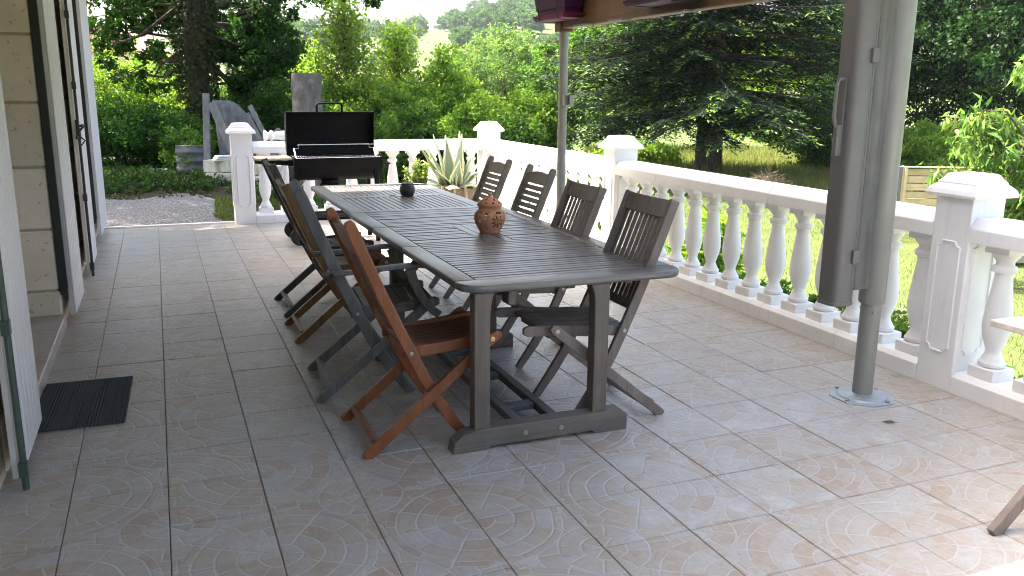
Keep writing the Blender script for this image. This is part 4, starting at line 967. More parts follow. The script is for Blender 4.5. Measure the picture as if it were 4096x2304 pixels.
# ------------------------------------------------------------------ mat, leaf, side table
m = MB().prism([(-.20, -.34), (.20, -.34), (.205, -.33), (.205, .33), (.20, .34), (-.20, .34), (-.205, .33), (-.205, -.33)], 0, .011).build('doormat', M['mat'], None, .004, 2)
m.location = (-.432, 4.46, .001); m.rotation_euler.z = -.03; tag(m, 'charcoal ribbed doormat on the tiles by the door step', 'doormat')
v = MB().add([(-.03, 0, .004), (-.01, .009, .007), (.015, .006, .010), (.03, .001, .004), (.015, -.006, .004), (-.01, -.008, .003), (.045, .002, .006)], [(0, 5, 1), (1, 5, 4, 2), (2, 4, 3), (3, 4, 6)]).build('fallen_leaf', M['leaf_floor']); md = v.modifiers.new('thickness', 'SOLIDIFY'); md.thickness = .0025
v.location = (3.072, 2.863, .001); v.rotation_euler.z = -.5; tag(v, 'single dry brown leaf on the tiles near the thick pole', 'leaf')
def side_table():
    t = thing('side_table', 'bleached wooden slatted side table on slanted legs at the right edge', 'table', (3.15, 2.0, 0))
    X0_, X1_, Y0_, Y1_, z = -.02, .45, -.62, .46, .60
    for a, b, c, d in ((X0_, Y0_, X0_ + .075, Y1_), (X1_ - .075, Y0_, X1_, Y1_)): MB().box((a, b, z - .028), (c, d, z)).build('side_board', M['white_wood'], t, .004)
    for a, b in ((Y0_, Y0_ + .075), (Y1_ - .075, Y1_)): MB().box((X0_ + .077, a, z - .028), (X1_ - .077, b, z)).build('end_board', M['white_wood'], t, .004)
    for k in range(4): x = X0_ + .085 + k * .076; MB().box((x, Y0_ + .085, z - .026), (x + .064, Y1_ - .085, z - .003)).build('slat', M['white_wood'], t, .003)
    for y in (-.07, -.50):
        MB().bar([(-.54, .0), (-.51, .025), (-.25, .26), (-.02, .45), (.10, .565)], .052, y - .014, y + .014).build('leg', M['taupe'], t, .004, 2)
        MB().bar([(.40, .0), (.38, .02), (.22, .30), (.10, .46), (.03, .565)], .048, y + .018, y + .044).build('leg', M['taupe'], t, .004, 2)
    MB().box((-.40, -.5, .115), (-.37, -.086, .15), Matrix.Rotation(-.7, 3, 'Y')).build('stretcher', M['taupe'], t, .003)
side_table()
#PART4
# ------------------------------------------------------------------ left corner of the garden: hedge, tree with ivy, stored materials
def tree(label, base, H, r, crown, leafmat, size, cat='tree', name='tree', barkm='bark', lean=(0, 0), group=None, limbs=7, aspect=.6):
    """crown: list of (offset, radii, clumps, leaves per clump, clump radius)"""
    t = thing(name, label, cat, base, 0, group); mb = MB(); tr = []
    lx, ly = lean
    path = [(0, 0, -.5), (0, 0, 0), (lx * .12, ly * .12, H * .12), (lx * .45, ly * .45, H * .5), (lx, ly, H)]
    mb.tube(path, [r * 1.5, r * 1.28, r, r * .8, r * .2], 14)
    P = []; tt = []
    for off, R, nc, per, cr in crown:
        p, q = clumps(R, nc, per, cr); P.append(p + np.array(off)); tt.append(q)
        c = Vector(off); zb = max(.25 * H, min(H * .9, off[2] - R[2] * .6)); b = Vector((lx * zb / H, ly * zb / H, zb))
        for k in range(limbs):
            d = unit(rng.normal(size=3)); tip = c + Vector(d * np.array(R) * .8); limb_tubes(mb, b, [tip], r * .3, 5)
    mb.build('trunk', M[barkm], t, smooth=True)
    link('crown', leaves('crown', np.concatenate(P), size, M[leafmat], np.concatenate(tt), aspect=aspect), t)
    return t
def local(base, u, d, v): p = at(u, d, v) - Vector(base); return tuple(p)

# the big tree with an ivy-covered trunk
B = ground_at(800, 21.5)
def big_tree():
    t = thing('big_tree', 'large dark tree with an ivy covered trunk behind the stored materials', 'tree', B)
    mb = MB(); top = Vector(local(B, 770, 21.5, -260))
    m1 = Vector(local(B, 800, 21.5, 420)); m2 = Vector(local(B, 780, 21.5, 150))
    mb.tube([(0, 0, -.4), (0, 0, .15), m1, m2, top, top + Vector((0, 0, 4))], [.40, .33, .235, .26, .22, .1], 18)
    tips = []
    P = []; tt = []
    # leafy sprays: picture column, row, radius, count
    sp = [(420, 40, .75, 9), (500, 120, .7, 9), (600, 60, .8, 10), (420, 190, .6, 6), (560, 230, .6, 6), (660, 150, .6, 8), (460, 280, .45, 3), (610, 320, .55, 5), (690, 290, .45, 5), (380, 110, .5, 6), (700, 20, .7, 8), (520, 20, .7, 9),
          (880, 60, .6, 9), (960, 160, .8, 15), (1040, 130, .85, 17), (1000, 250, .85, 17), (900, 190, .5, 7), (1090, 240, .75, 14), (990, 345, .5, 7), (1060, 350, .65, 12), (1120, 330, .45, 6), (1010, 420, .6, 9), (890, 120, .5, 8), (1130, 180, .55, 9), (1110, 90, .5, 5), (1060, 30, .45, 3), (990, 60, .5, 6),
          (1330, -10, .45, 5), (1480, -15, .35, 3), (1250, -60, .8, 6), (1130, -40, .7, 6), (640, -60, 1.2, 14), (880, -60, 1.2, 12), (1400, -70, .7, 5)]
    for u, v, r, n in sp:
        d = 22.1 + rng.uniform(0, 2.0); c = Vector(local(B, u, d, v)); p, q = clumps((r, r, r * .72), int(n * (1.15 if u < 720 else 1.9)), 60, .24, squash=.55); P.append(p + np.array(c)); tt.append(q * .8)
        s = m2.lerp(top, rng.uniform(.0, .6)) if v < 230 else m1.lerp(m2, rng.uniform(.3, 1)); limb_tubes(mb, s if u < 1180 else c + Vector((-.5, .2, 1.3)), [c], .055 if u < 1180 else .016, 6, .2)
        if u > 1180: s = c + Vector((-.5, .2, 1.3))
        for k in range(3): limb_tubes(mb, s.lerp(c, .6), [c + Vector(rng.normal(0, r * .6, 3))], .014, 4)
    for k in range(90):                                       # the crown above the picture, for shade and light
        c = np.array(top) + rng.normal(0, 1, 3) * np.array([3.6, 2.6, 2.2]) + np.array([0, 0, 4.4]); c[2] = max(c[2], top.z + .9); p, q = clumps((1.3, 1.3, .9), 12, 34, .5); P.append(p + c); tt.append(q)
    for k in range(230):                                       # limbs reaching out over the gravel, above the picture
        c = np.array([rng.uniform(-10.0, 2.0), rng.uniform(11.5, 26.0), rng.uniform(5.6, 9.5)])
        if c[0] + .5 * c[2] > 1.0 and c[1] - .42 * c[2] < 11.5: continue
        c = c - np.array(tuple(B)); p, q = clumps((.95, .95, .5), 9, 32, .36); P.append(p + c); tt.append(q)
        if k % 8 == 0: limb_tubes(mb, top, [Vector(c)], .09, 5, .2)
    for k in range(190):
        c = np.array([rng.uniform(-6.8, -.6), rng.uniform(12.6, 18.6), rng.uniform(5.6, 8.4)])
        if c[0] + .5 * c[2] > 1.7 and c[1] - .42 * c[2] < 10.9: continue
        p, q = clumps((.9, .9, .45), 8, 34, .34); P.append(p + c - np.array(tuple(B))); tt.append(q)
    mb.build('trunk', M['bark'], t, smooth=True)
    link('crown', leaves('crown', np.concatenate(P), .115, M['oak'], np.concatenate(tt), aspect=.62), t)
    # ivy hugging the trunk
    n = 5200; q = rng.uniform(.12, 1, n); a = rng.uniform(0, 6.3, n); rad = .25 + .10 * rng.uniform(0, 1, n) + .12 * (q > .42)
    pts = [Vector((0, 0, .15)), m1, m2, top]; cx = np.interp(q, [0, .4, .75, 1.05], [p.x for p in pts]); cy = np.interp(q, [0, .4, .75, 1.05], [p.y for p in pts]); cz = np.interp(q, [0, .4, .75, 1.05], [p.z for p in pts])
    keep = rng.uniform(0, 1, n) < np.clip((q - .18) * 2.2, .05, 1)
    IP = np.c_[cx + rad * np.cos(a), cy + rad * np.sin(a), cz][keep]
    link('ivy', leaves('ivy', IP, .085, M['ivy'], rng.uniform(0, 1, len(IP)), N=np.c_[np.cos(a), np.sin(a), 0 * a][keep] + rng.normal(0, .5, (len(IP), 3)), aspect=.85), t)
big_tree()

def shrub(label, base, R, nc, per, cr, leafmat, size, name='shrub', cat='shrub', group=None, rise=.9, stems=8, inner=.35, aspect=.6, zmin=-.75, fine=2.0):
    size = size * .72
    t = thing(name, label, cat, base, 0, group); mb = MB()
    p, q = clumps(R, nc, int(per * fine), cr, zmin, inner); c = np.array([0, 0, R[2] * rise]); p = p + c; k = p[:, 2] > -.15
    for _ in range(stems): d = unit(rng.normal(size=3)); d[2] = abs(d[2]); limb_tubes(mb, (rng.normal(0, .08), rng.normal(0, .08), -.2), [Vector(c + d * np.array(R) * .75)], .03, 5)
    mb.build('stem', M['twig'], t, smooth=True)
    link('foliage', leaves('foliage', p[k], size, M[leafmat], q[k], aspect=aspect), t); return t

# hedge behind: bright part in the sun, tree shade put into darker leaf colour
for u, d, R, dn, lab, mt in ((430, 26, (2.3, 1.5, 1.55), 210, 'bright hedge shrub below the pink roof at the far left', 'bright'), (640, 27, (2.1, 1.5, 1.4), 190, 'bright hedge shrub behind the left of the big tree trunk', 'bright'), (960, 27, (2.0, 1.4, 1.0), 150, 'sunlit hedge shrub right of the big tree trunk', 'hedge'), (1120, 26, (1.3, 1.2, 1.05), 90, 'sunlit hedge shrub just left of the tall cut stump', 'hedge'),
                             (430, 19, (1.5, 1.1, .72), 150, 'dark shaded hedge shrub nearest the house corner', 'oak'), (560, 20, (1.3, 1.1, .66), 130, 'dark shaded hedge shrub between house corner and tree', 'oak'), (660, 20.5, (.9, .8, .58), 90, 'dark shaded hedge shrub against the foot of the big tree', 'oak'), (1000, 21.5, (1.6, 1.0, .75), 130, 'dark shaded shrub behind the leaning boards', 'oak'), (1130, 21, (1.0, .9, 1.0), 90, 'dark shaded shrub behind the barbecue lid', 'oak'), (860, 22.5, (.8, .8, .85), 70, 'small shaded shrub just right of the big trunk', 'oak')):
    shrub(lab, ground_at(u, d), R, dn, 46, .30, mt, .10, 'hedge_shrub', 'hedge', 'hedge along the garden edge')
shrub('low leafy sucker bush at the foot of the big tree left of the boards', ground_at(735, 17.3), (.55, .5, .45), 44, 40, .17, 'hedge', .085, 'sucker_bush', 'shrub')

# ivy and weeds on the shaded ground
def ground_cover(name, label, cat, n, u0, u1, d0, d1, size, mat, up, tint=(0, 1), aspect=.6, avoid=None):
    u = rng.uniform(u0, u1, n); d = rng.uniform(d0, d1, n); pat = np.sin(u * .021 + d * 1.3) + np.sin(u * .047 - d * 2.1) + rng.normal(0, .7, n); k = pat > -.5
    u, d = u[k], d[k]; r = FW[None] + RT[None] * ((u - 2048) / FPX)[:, None] + UP[None] * (1152 - 350) / FPX; s = d / np.hypot(r[:, 0], r[:, 1]); x, y = r[:, 0] * s, r[:, 1] * s
    P = np.c_[x, y, tz(x, y) + rng.uniform(0, up, len(x))]; t = rng.uniform(*tint, len(x))
    o = link(name, leaves(name, P, size, M[mat], t, aspect=aspect)); tag(o, label, cat, kind='stuff'); return o
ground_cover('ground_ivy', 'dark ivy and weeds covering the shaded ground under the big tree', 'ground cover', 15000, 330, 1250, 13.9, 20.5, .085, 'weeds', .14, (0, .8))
ground_cover('ground_weeds', 'weeds and grass tufts on the ground behind the barbecue', 'ground cover', 9000, 1180, 2050, 12.5, 21, .11, 'weeds', .22, (.1, 1), .3)
ground_cover('dry_leaves', 'fallen dry leaves on the ground under the big tree', 'leaf litter', 3000, 380, 1150, 13.2, 18, .06, 'ivy', .03, (.7, 1), .7)

def blades(name, label, cat, pts, size, mat, tint, kind='stuff', lean=.35, aspect=.09):
    n = len(pts); D = rng.normal(0, lean, (n, 3)); D[:, 2] = 1; o = link(name, leaves(name, pts, size, M[mat], tint, D=D, N=rng.normal(size=(n, 3)), aspect=aspect, fold=.02)); return tag(o, label, cat, kind=kind)
def scatter(n, u0, u1, d0, d1, bias=1.0):
    u = rng.uniform(u0, u1, n); d = d0 + (d1 - d0) * rng.uniform(0, 1, n) ** bias; r = FW[None] + RT[None] * ((u - 2048) / FPX)[:, None] + UP[None] * (1152 - 350) / FPX; s = d / np.hypot(r[:, 0], r[:, 1]); x, y = r[:, 0] * s, r[:, 1] * s
    return x, y, tz(x, y)
x, y, z = scatter(5200, 830, 1260, 11.5, 13.8); k = (np.sin(x * 3 + y * 2) > -.3); blades('grass_patch', 'short grass patch behind the end post beside the gravel', 'grass', np.c_[x, y, z][k], .11, 'grass', rng.uniform(0, .8, k.sum()))
x, y, z = scatter(26000, 2500, 4300, 5, 19, .8); k = (x > 4.7); blades('lawn_grass', 'mown lawn grass beyond the right balustrade', 'grass', np.c_[x, y, z][k], .06, 'grass', rng.uniform(.1, 1, k.sum()))
x, y, z = scatter(34000, 2350, 3700, 19, 40, 1.1); blades('meadow_grass', 'tall pale meadow grass around the fir and behind it', 'grass', np.c_[x, y, z], .42, 'grass', rng.uniform(.55, 1, len(x)), lean=.3, aspect=.06)
x, y, z = scatter(9000, 1500, 2500, 13, 22, 1.0); blades('tall_grass', 'tall wild grass behind the back balustrade below the shrubs', 'grass', np.c_[x, y, z], .45, 'grass', rng.uniform(.0, .8, len(x)), lean=.35, aspect=.05)

# tall cut stump
t = thing('tree_stump', 'tall cut tree trunk with a flat sawn top behind the barbecue', 'stump', ground_at(1226, 15.5))
hs = at(1226, 15.5, 294).z - t.location.z
pr_ = []
for z, r in ((-.3, .31), (.1, .275), (.6, .262), (1.2, .255), (hs - .04, .25), (hs, .245)):
    pr_.append([(r * (1 + .03 * math.sin(3 * a + z) + .02 * math.sin(7 * a)) * math.cos(a), r * (1 + .03 * math.sin(3 * a + z) + .02 * math.sin(7 * a)) * math.sin(a), z) for a in np.linspace(0, 2 * PI, 29)[:-1]])
MB().rings(pr_).build('bark', M['bark_grey'], t, smooth=True)
MB().lathe([(.235, hs), (.232, hs + .006)], 28).build('sawn_top', M['oldwood'], t)

# stored building materials behind the end post
BG = 'pale concrete blocks stacked behind the end post'
def block(u, d, z, rz, label):
    p = ground_at(u, d); t = thing('concrete_block', label, 'block', (p.x, p.y, p.z + z), rz, BG)
    MB().box((-.20, -.10, 0), (.20, .10, .19)).build('body', M['concrete'], t, .008, 2)
    for s in (-.1, .1): MB().box((s - .07, -.06, .1905), (s + .07, .06, .193)).build('cavity', M['mortar'], t)
row = [(845, 'leftmost'), (900, 'second'), (955, 'third'), (1010, 'fourth'), (1065, 'fifth')]
for u, w in row:
    block(u + 4, 15.2, 0, .9, '%s concrete block in the lower course of the stack' % w); block(u - 6, 15.3, .2, 1.0 if u < 950 else .15, '%s concrete block in the upper course of the stack' % w)
p = ground_at(905, 15.2); s = MB()
for k in range(3): s.box((-.16 + k * .02, -.09, k * .028), (.16 + k * .02, .09, k * .028 + .022))
o = s.build('paving_slabs', M['slab'], None, .004); o.location = (p.x - .12, p.y, p.z + .395); o.rotation_euler.z = .3; tag(o, 'small heap of white slabs lying on the concrete blocks', 'slabs')
def leaning(name, label, cat, u, d, v_top, w, mat, lean, twist=0.0, slats=None, rz=None):
    """a flat thing standing on the ground and leaning sideways in the picture plane"""
    p = ground_at(u, d); Hh = (at(u, d, v_top).z - p.z) / math.cos(lean); t = thing(name, label, cat, p, (math.atan2(RT[1], RT[0]) if rz is None else rz)); R_ = Matrix.Rotation(-lean, 3, 'Y') @ Matrix.Rotation(-.22, 3, 'X')
    if slats is None:
        MB().box((-w / 2, -.03, 0), (w / 2, .03, Hh), R_, (0, 0, 0)).build('board', M[mat], t, .004)
    else:
        n, vertical = slats
        for k in range(n):
            xx = -w / 2 + w * k / (n - 1); MB().box((xx - .045, -.012, 0), (xx + .045, .012, Hh + rng.uniform(-.08, .08)), R_, (0, 0, 0)).build('slat', M[mat], t, .003)
        for q in (.12, .5, .88): MB().box((-w / 2 - .04, .0125, Hh * q), (w / 2 + .04, .06, Hh * q + .09), R_, (0, 0, 0)).build('rail', M[mat], t, .003)
    return t
leaning('wooden_post', 'upright grey wooden post standing among the stored materials', 'post', 806, 16.2, 366, .11, 'oldwood', .03)
leaning('old_plank', 'long grey plank leaning from the post down to the blocks', 'plank', 962, 15.8, 405, .14, 'oldwood', .44)
leaning('pallet', 'tall grey pallet leaning among the stored materials behind the end post', 'pallet', 1065, 16.6, 462, .56, 'oldwood', .50, slats=(6, True))
leaning('pallet', 'low grey pallet leaning lowest just left of the barbecue lid', 'pallet', 1140, 16.3, 530, .50, 'oldwood', .48, slats=(5, True))
def corr():
    p = ground_at(880, 16.9); t = thing('corrugated_sheet', 'grey corrugated roofing sheet with a rounded top leaning at the tree', 'sheet', p, math.atan2(RT[1], RT[0])); V = []; F = []; n = 40; hh = at(880, 16.9, 402).z - p.z
    for i in range(n + 1):
        x = -.12 + .72 * i / n; zt = hh * (1 - .35 * max(0, (x - .12) / .48) ** 2.2) 
        for q in range(9): z = zt * q / 8; V.append((x + z * -.12 + .05, .02 * math.cos(x * 42) + z * .18, z))
    for i in range(n):
        for q in range(8): F.append((i * 9 + q, (i + 1) * 9 + q, (i + 1) * 9 + q + 1, i * 9 + q + 1))
    o = link('sheet', raw_mesh('sheet', V, F, M['fibro'], smooth=True), t); o.modifiers.new('thickness', 'SOLIDIFY').thickness = .008
    V2 = []; 
    for i in range(26):
        z = .16 + .5 * i / 25
        for q in range(2): V2.append((-.78 + q * .5, -.30 + .02 * math.cos(z * 40), z - .1))
    o2 = link('lower_sheet', raw_mesh('lower_sheet', V2, [(2 * i, 2 * i + 1, 2 * i + 3, 2 * i + 2) for i in range(25)], M['fibro'], smooth=True), t); o2.modifiers.new('thickness', 'SOLIDIFY').thickness = .008
corr()
p = ground_at(652, 17.6); sl_ = MB().prism([(-.42, -.2), (.38, -.22), (.42, .15), (.1, .22), (-.40, .18)], 0, .07).build('stone_slab', M['slab'], None, .015, 2); sl_.location = (p.x, p.y, p.z + .02); tag(sl_, 'flat white stone slab lying in the ivy under the tree', 'stone')
sp = thing('spare_baluster', 'white spare baluster lying on its side on the back handrail', 'baluster', (1.43, BY, .905 + .068), -PI / 2 + .05)
o = link('turned_shaft', BALM, sp); o.rotation_euler.x = PI / 2; o.location = (0, .32, 0)
o = link('plinth', PLM, sp); o.rotation_euler.x = PI / 2; o.location = (0, .32, .0)
for u, d, vt, lab in ((1733, 19, 462, 'dark leaning wooden stake behind the agave'), (2021, 17.5, 512, 'short pale wooden stake right of the corner post')):
    p = ground_at(u, d); h = at(u, d, vt).z - p.z; o = MB().tube([(.08, 0, -.2), (0, .02, h * .5), (-.10, 0, h)], [.05, .045, .035], 8).build('fence_stake', M['oldwood' if 'pale' in lab else 'bark'], None, smooth=True); o.location = p; tag(o, lab, 'stake', 'old fence stakes in the grass')

# ------------------------------------------------------------------ bright shrubs and trees in the middle distance
def young(label, u, d, vt, width, dens, size=.12, mat='bright'):
    b = ground_at(u, d); H = at(u, d, vt).z - b.z; t = thing('young_tree', label, 'tree', b, 0); mb = MB(); P = []; tt = []
    mb.tube([(0, 0, -.3), (0, 0, H * .3), (.06, 0, H * .65), (0, 0, H * .97)], [.06, .05, .035, .01], 8)
    for k in range(dens):
        z = H * (.22 + .76 * (k / dens)); w = width * (1.05 - .82 * (z / H) ** 1.5); a = k * 2.4 + rng.uniform(-.5, .5); tip = Vector((math.cos(a) * w * rng.uniform(.4, 1), math.sin(a) * w * rng.uniform(.4, 1), min(H, z + rng.uniform(.1, .5)))); base = Vector((0, 0, max(.2, z - w * .5)))
        mb.tube([base, base.lerp(tip, .5) + Vector((0, 0, .1)), tip], [.018, .012, .004], 5); q = rng.uniform(0, 1, 90) ** .6; c = np.array(base)[None] + (np.array(tip) - np.array(base))[None] * q[:, None] + rng.normal(0, .21, (90, 3)); c = c[:66]; P.append(c); tt.append(rng.uniform(.35, .8) + rng.normal(0, .16, 66))
    mb.build('trunk', M['twig'], t, smooth=True); link('crown', leaves('crown', np.concatenate(P), size, M[mat], np.concatenate(tt), aspect=.62), t)
young('slender bright young tree right behind the barbecue lid', 1385, 22, 30, 1.25, 95, .09)
young('bright young tree with a leafy top right of the slender one', 1590, 23.5, 118, 1.1, 90, .09)
young('thin pale sapling left of the slender bright young tree', 1275, 25, 200, .7, 36, .09)
G2 = 'bright shrubs beyond the balustrade'
for lab, u, d, vt, wpx, mt, sz, den in (
    ('bright green shrub under the slender young tree', 1440, 21.5, 300, 340, 'bright', .12, 170),
    ('bright green shrub below the second young tree', 1610, 22, 300, 300, 'bright', .12, 170),
    ('rounded bright shrub in front of the willow', 1790, 23.5, 215, 300, 'bright', .125, 190),
    ('low bright shrub behind the corner post', 1900, 20, 395, 330, 'bright', .115, 170),
    ('bright shrub at the left of the slim pole', 2120, 21.5, 370, 300, 'bright', .115, 160),
    ('leafy green bush left of the stake behind the agave', 1640, 18.5, 440, 260, 'hedge', .105, 120),
    ('low weedy bush right of the barbecue lid', 1560, 19.5, 465, 240, 'hedge', .11, 100),
    ('low green bush between corner post and slim pole', 2060, 17.5, 455, 230, 'hedge', .105, 110),
    ('bright bush below the fir branches right of the slim pole', 2560, 25, 560, 330, 'bright', .13, 120)):
    b = ground_at(u, d); R_ = wpx / 2 * d / FPX * 1.06; H = at(u, d, vt).z - b.z; shrub(lab, b, (R_, R_ * .8, H * .54), int(den * 1.05), 48, .29, mt, sz, group=G2, rise=.9)
b = ground_at(2020, 38); H = at(2020, 38, 118).z - b.z
tree('large round pale green willow in the middle behind the bright shrubs', b, H * .7, .25, [((0, 0, H * .60), (2.35, 2.0, H * .41), 330, 60, .42)], 'willow', .17, name='willow_tree', aspect=.3)
b = ground_at(2230, 33); H = at(2230, 33, 150).z - b.z
tree('darker green tree between the willow and the slim pole', b, H * .7, .2, [((0, 0, H * .55), (1.5, 1.5, H * .45), 200, 52, .36)], 'hedge', .15)
b = ground_at(2480, 37); H = at(2480, 37, -20).z - b.z
tree('green leafy tree seen through the left side of the fir', b, H * .7, .3, [((0, 0, H * .55), (3.2, 2.4, H * .46), 300, 50, .5)], 'hedge', .19)
b = ground_at(3120, 44); H = at(3120, 44, 60).z - b.z
tree('green leafy tree seen through the right side of the fir', b, H * .7, .3, [((0, 0, H * .5), (4.2, 2.6, H * .5), 330, 50, .55)], 'bright', .2)
b = ground_at(1210, 38); H = at(1210, 38, 210).z - b.z
tree('mid green tree behind the tall cut stump', b, H * .7, .2, [((0, 0, H * .55), (1.3, 1.3, H * .45), 110, 46, .36)], 'bright', .15)

# ------------------------------------------------------------------ the fir
def fir():
    b = ground_at(2850, 22.6); t = thing('fir_tree', 'big dark fir with drooping branches and light green tips', 'tree', b); H = 15.0; mb = MB()
    mb.tube([(0, 0, -.4), (0, 0, .1), (0, 0, .5), (0, 0, 3), (0, 0, H)], [.55, .42, .34, .28, .03], 18); mb.build('trunk', M['bark_fir'], t, smooth=True)
    br = MB(); P = []; D = []; tt = []; N_ = []; z = 1.65; sun = np.array(tuple(sun_dir))
    while z < 9.2:
        for k in range(11 if z < 5.5 else 6):
            a = rng.uniform(0, 2 * PI); ln = np.interp(z, [1.2, 2.0, 5, 9.2, 13], [3.2, 3.9, 4.2, 3.0, 1.4]) * rng.uniform(.65, 1.15)
            dr = rng.uniform(.10, .42); up = rng.uniform(.0, .3); d = np.array([math.cos(a), math.sin(a), 0]); pts = []
            zz = z + rng.uniform(-.15, .15)
            for q in np.linspace(0, 1, 9): pts.append(np.array([0, 0, zz]) + d * ln * q + np.array([0, 0, 1]) * (up * q - dr * ln * .55 * q ** 1.6 + .10 * ln * max(0, q - .75) ** 1.2))
            br.tube(pts, list(np.linspace(.028, .004, 9)), 5); S_ = np.array([-d[1], d[0], 0])
            for q in np.arange(.07, 1.0, .40 / max(ln, 1) * .42):
                i = min(7, int(q * 8)); f = q * 8 - i; c = pts[i] * (1 - f) + pts[i + 1] * f
                for s in (-1, 1):
                    tl = (.20 + .55 * math.sin(PI * min(1, q * .85 + .12))) * rng.uniform(.6, 1.15); td = unit(d * rng.uniform(.5, .9) + S_ * s + np.array([0, 0, rng.uniform(-.75, -.15)])); m = max(3, int(tl / .062)); tip_side = q > .72
                    for w in range(m):
                        e = (w + .6) / m; c2 = c + td * tl * e + np.array([0, 0, -.18 * tl * e * e])
                        for g in (-1, 1):
                            nd = unit(td * .75 + np.cross(td, [0, 0, 1]) * g * .8 + rng.normal(0, .2, 3)); P.append(c2); D.append(nd); N_.append([rng.normal(0, .35), rng.normal(0, .35), 1])
                            new = (e > .70 and rng.uniform() < (.72 if tip_side else .12)); tt.append(rng.uniform(.82, 1) if new else (rng.uniform(.52, .68) if rng.uniform() < .10 else rng.uniform(0, .45)))
        z += .21 + .02 * z
    br.build('branches', M['bark_fir'], t, smooth=True)
    V, F = leaf_arrays(np.array(P), .135, np.array(D), np.array(N_), aspect=.34, fold=.04); link('needles', raw_mesh('needles', V, F, M['fir'], np.array(tt)), t)
    print('fir sprays', len(P))
fir()

# ------------------------------------------------------------------ right side: dark trees, bush, fence, cherry, brush pile
for lab, u, d, cz, R_, nc in (('tall dark broadleaf tree right behind the thick grey pole', 3560, 30, 4.8, (3.3, 2.6, 4.2), 420), ('tall dark broadleaf tree at the top right corner', 3900, 29, 5.2, (2.9, 2.6, 4.2), 400), ('dark broadleaf tree at the right edge behind the cherry', 4230, 27, 4.6, (2.6, 2.4, 4.2), 300)):
    b = ground_at(u, d); tree(lab, b, 8, .3, [((0, 0, cz), R_, nc, 84, .5)], 'dark', .125)
b = ground_at(3705, 22); H = at(3705, 22, 478).z - b.z; shrub('rounded yellow green bush behind the wooden fence panels', b, (.95, .9, H * .54), 170, 50, .2, 'bright', .10)
b = ground_at(3860, 23); shrub('low green bush right of the rounded bush behind the fence', b, (.9, .8, .95), 120, 46, .22, 'hedge', .10)
b = ground_at(3350, 26); shrub('dark shrub under the right fir branches left of the thick pole', b, (1.5, 1.2, 1.1), 160, 46, .28, 'oak', .12)
def fence():
    d = 16.5; p = ground_at(3715, d); ax = Vector((RT[0], RT[1], 0)).normalized(); t = thing('garden_fence', 'wooden fence panels of overlapping slats, one grey and one golden', 'fence', p, math.atan2(ax.y, ax.x)); top = at(3715, d, 668).z - p.z
    sc = d / FPX
    for x0, x1, mt, m0 in ((-.80, -.30, 'fence_old', 'oldwood'), (-.26, 1.6, 'fence', 'fence')):
        n = 7
        for k in range(n):
            z = top - .03 - (k + 1) * .128; w = .006 * math.sin(k * 1.7); q_ = .016 * (-1) ** k; s = MB().rings([[(x, -.006 + q_ * math.cos(x * 6.5), z + w + .006), (x, -.012 + q_ * math.cos(x * 6.5), z + .116 + w), (x, .004 + q_ * math.cos(x * 6.5), z + .116 + w), (x, .010 + q_ * math.cos(x * 6.5), z + w + .006)] for x in np.linspace(x0, x1, 16)]); s.build('slat', M[mt], t)
        for x in (x0, (x0 + x1) / 2, x1 - .05): MB().box((x, -.045, top - 1.0), (x + .05, -.02, top - .005)).build('batten', M[m0], t, .003)
        MB().box((x0, -.05, top - .02), (x1, .03, top)).build('top_rail', M[m0], t, .003)
    for x in (-.30, 1.62): MB().box((x, -.03, -.2), (x + .04, .03, top + .01)).build('post', M['fence'], t, .003)
fence()
def cherry():
    b = ground_at(4130, 11.5); t = thing('cherry_tree', 'sunlit cherry tree with long drooping leaves and small yellow fruit', 'tree', b); mb = MB(); P = []; D = []; tt = []; C = []
    mb.tube([(0, 0, -.3), (0, 0, .6), (.1, 0, 1.6), (.1, .1, 2.6)], [.07, .06, .05, .02], 8)
    sp = [(3800, 470), (3830, 540), (3880, 480), (3900, 600), (3960, 520), (4040, 470), (4080, 560), (4000, 640), (3850, 620), (3780, 690), (3880, 700), (3990, 730), (4080, 680), (4120, 760), (3960, 800), (4060, 840), (4150, 620), (4180, 480), (4080, 290), (4100, 240), (3930, 440), (3820, 580), (4040, 600), (3800, 690), (3720, 690), (4090, 780), (3900, 560), (4200, 700), (3780, 800), (4160, 860), (4020, 900)]
    for u, v in sp:
        d = 11.5 + rng.uniform(-.6, .6); tip = np.array(tuple(at(u, d, v) - b)); base = np.array([.1, .05, max(.7, tip[2] - .35)])
        mid = (tip + base) / 2 + np.array([0, 0, .16]); mb.tube([base, mid, tip], [.016, .011, .004], 5)
        for q in np.linspace(.42, 1.03, 12):
            c = base * (1 - q) ** 2 + 2 * mid * q * (1 - q) + tip * q * q
            for w in range(6): P.append(c + rng.normal(0, .045, 3)); dd = rng.normal(0, .55, 3); dd[2] -= .75; D.append(dd); tt.append(rng.uniform(.15, .9))
            if rng.uniform() < .10: C.append(c + np.array([0, 0, -.05]))
    mb.build('trunk', M['twig'], t, smooth=True); link('crown', leaves('crown', np.array(P), .15, M['cherry'], np.array(tt), D=np.array(D), aspect=.25, fold=.12), t)
    f = MB()
    for c in C:
        for w in range(3): f.lathe([(.001, -.011), (.010, -.004), (.010, .004), (.001, .011)], 7, tuple(c + rng.normal(0, .018, 3)))
    n = NT('yellow_cherries'); n.bsdf((.55, .32, .06), .3); f.build('fruit', n.m, t, smooth=True)['kind'] = 'stuff'
cherry()
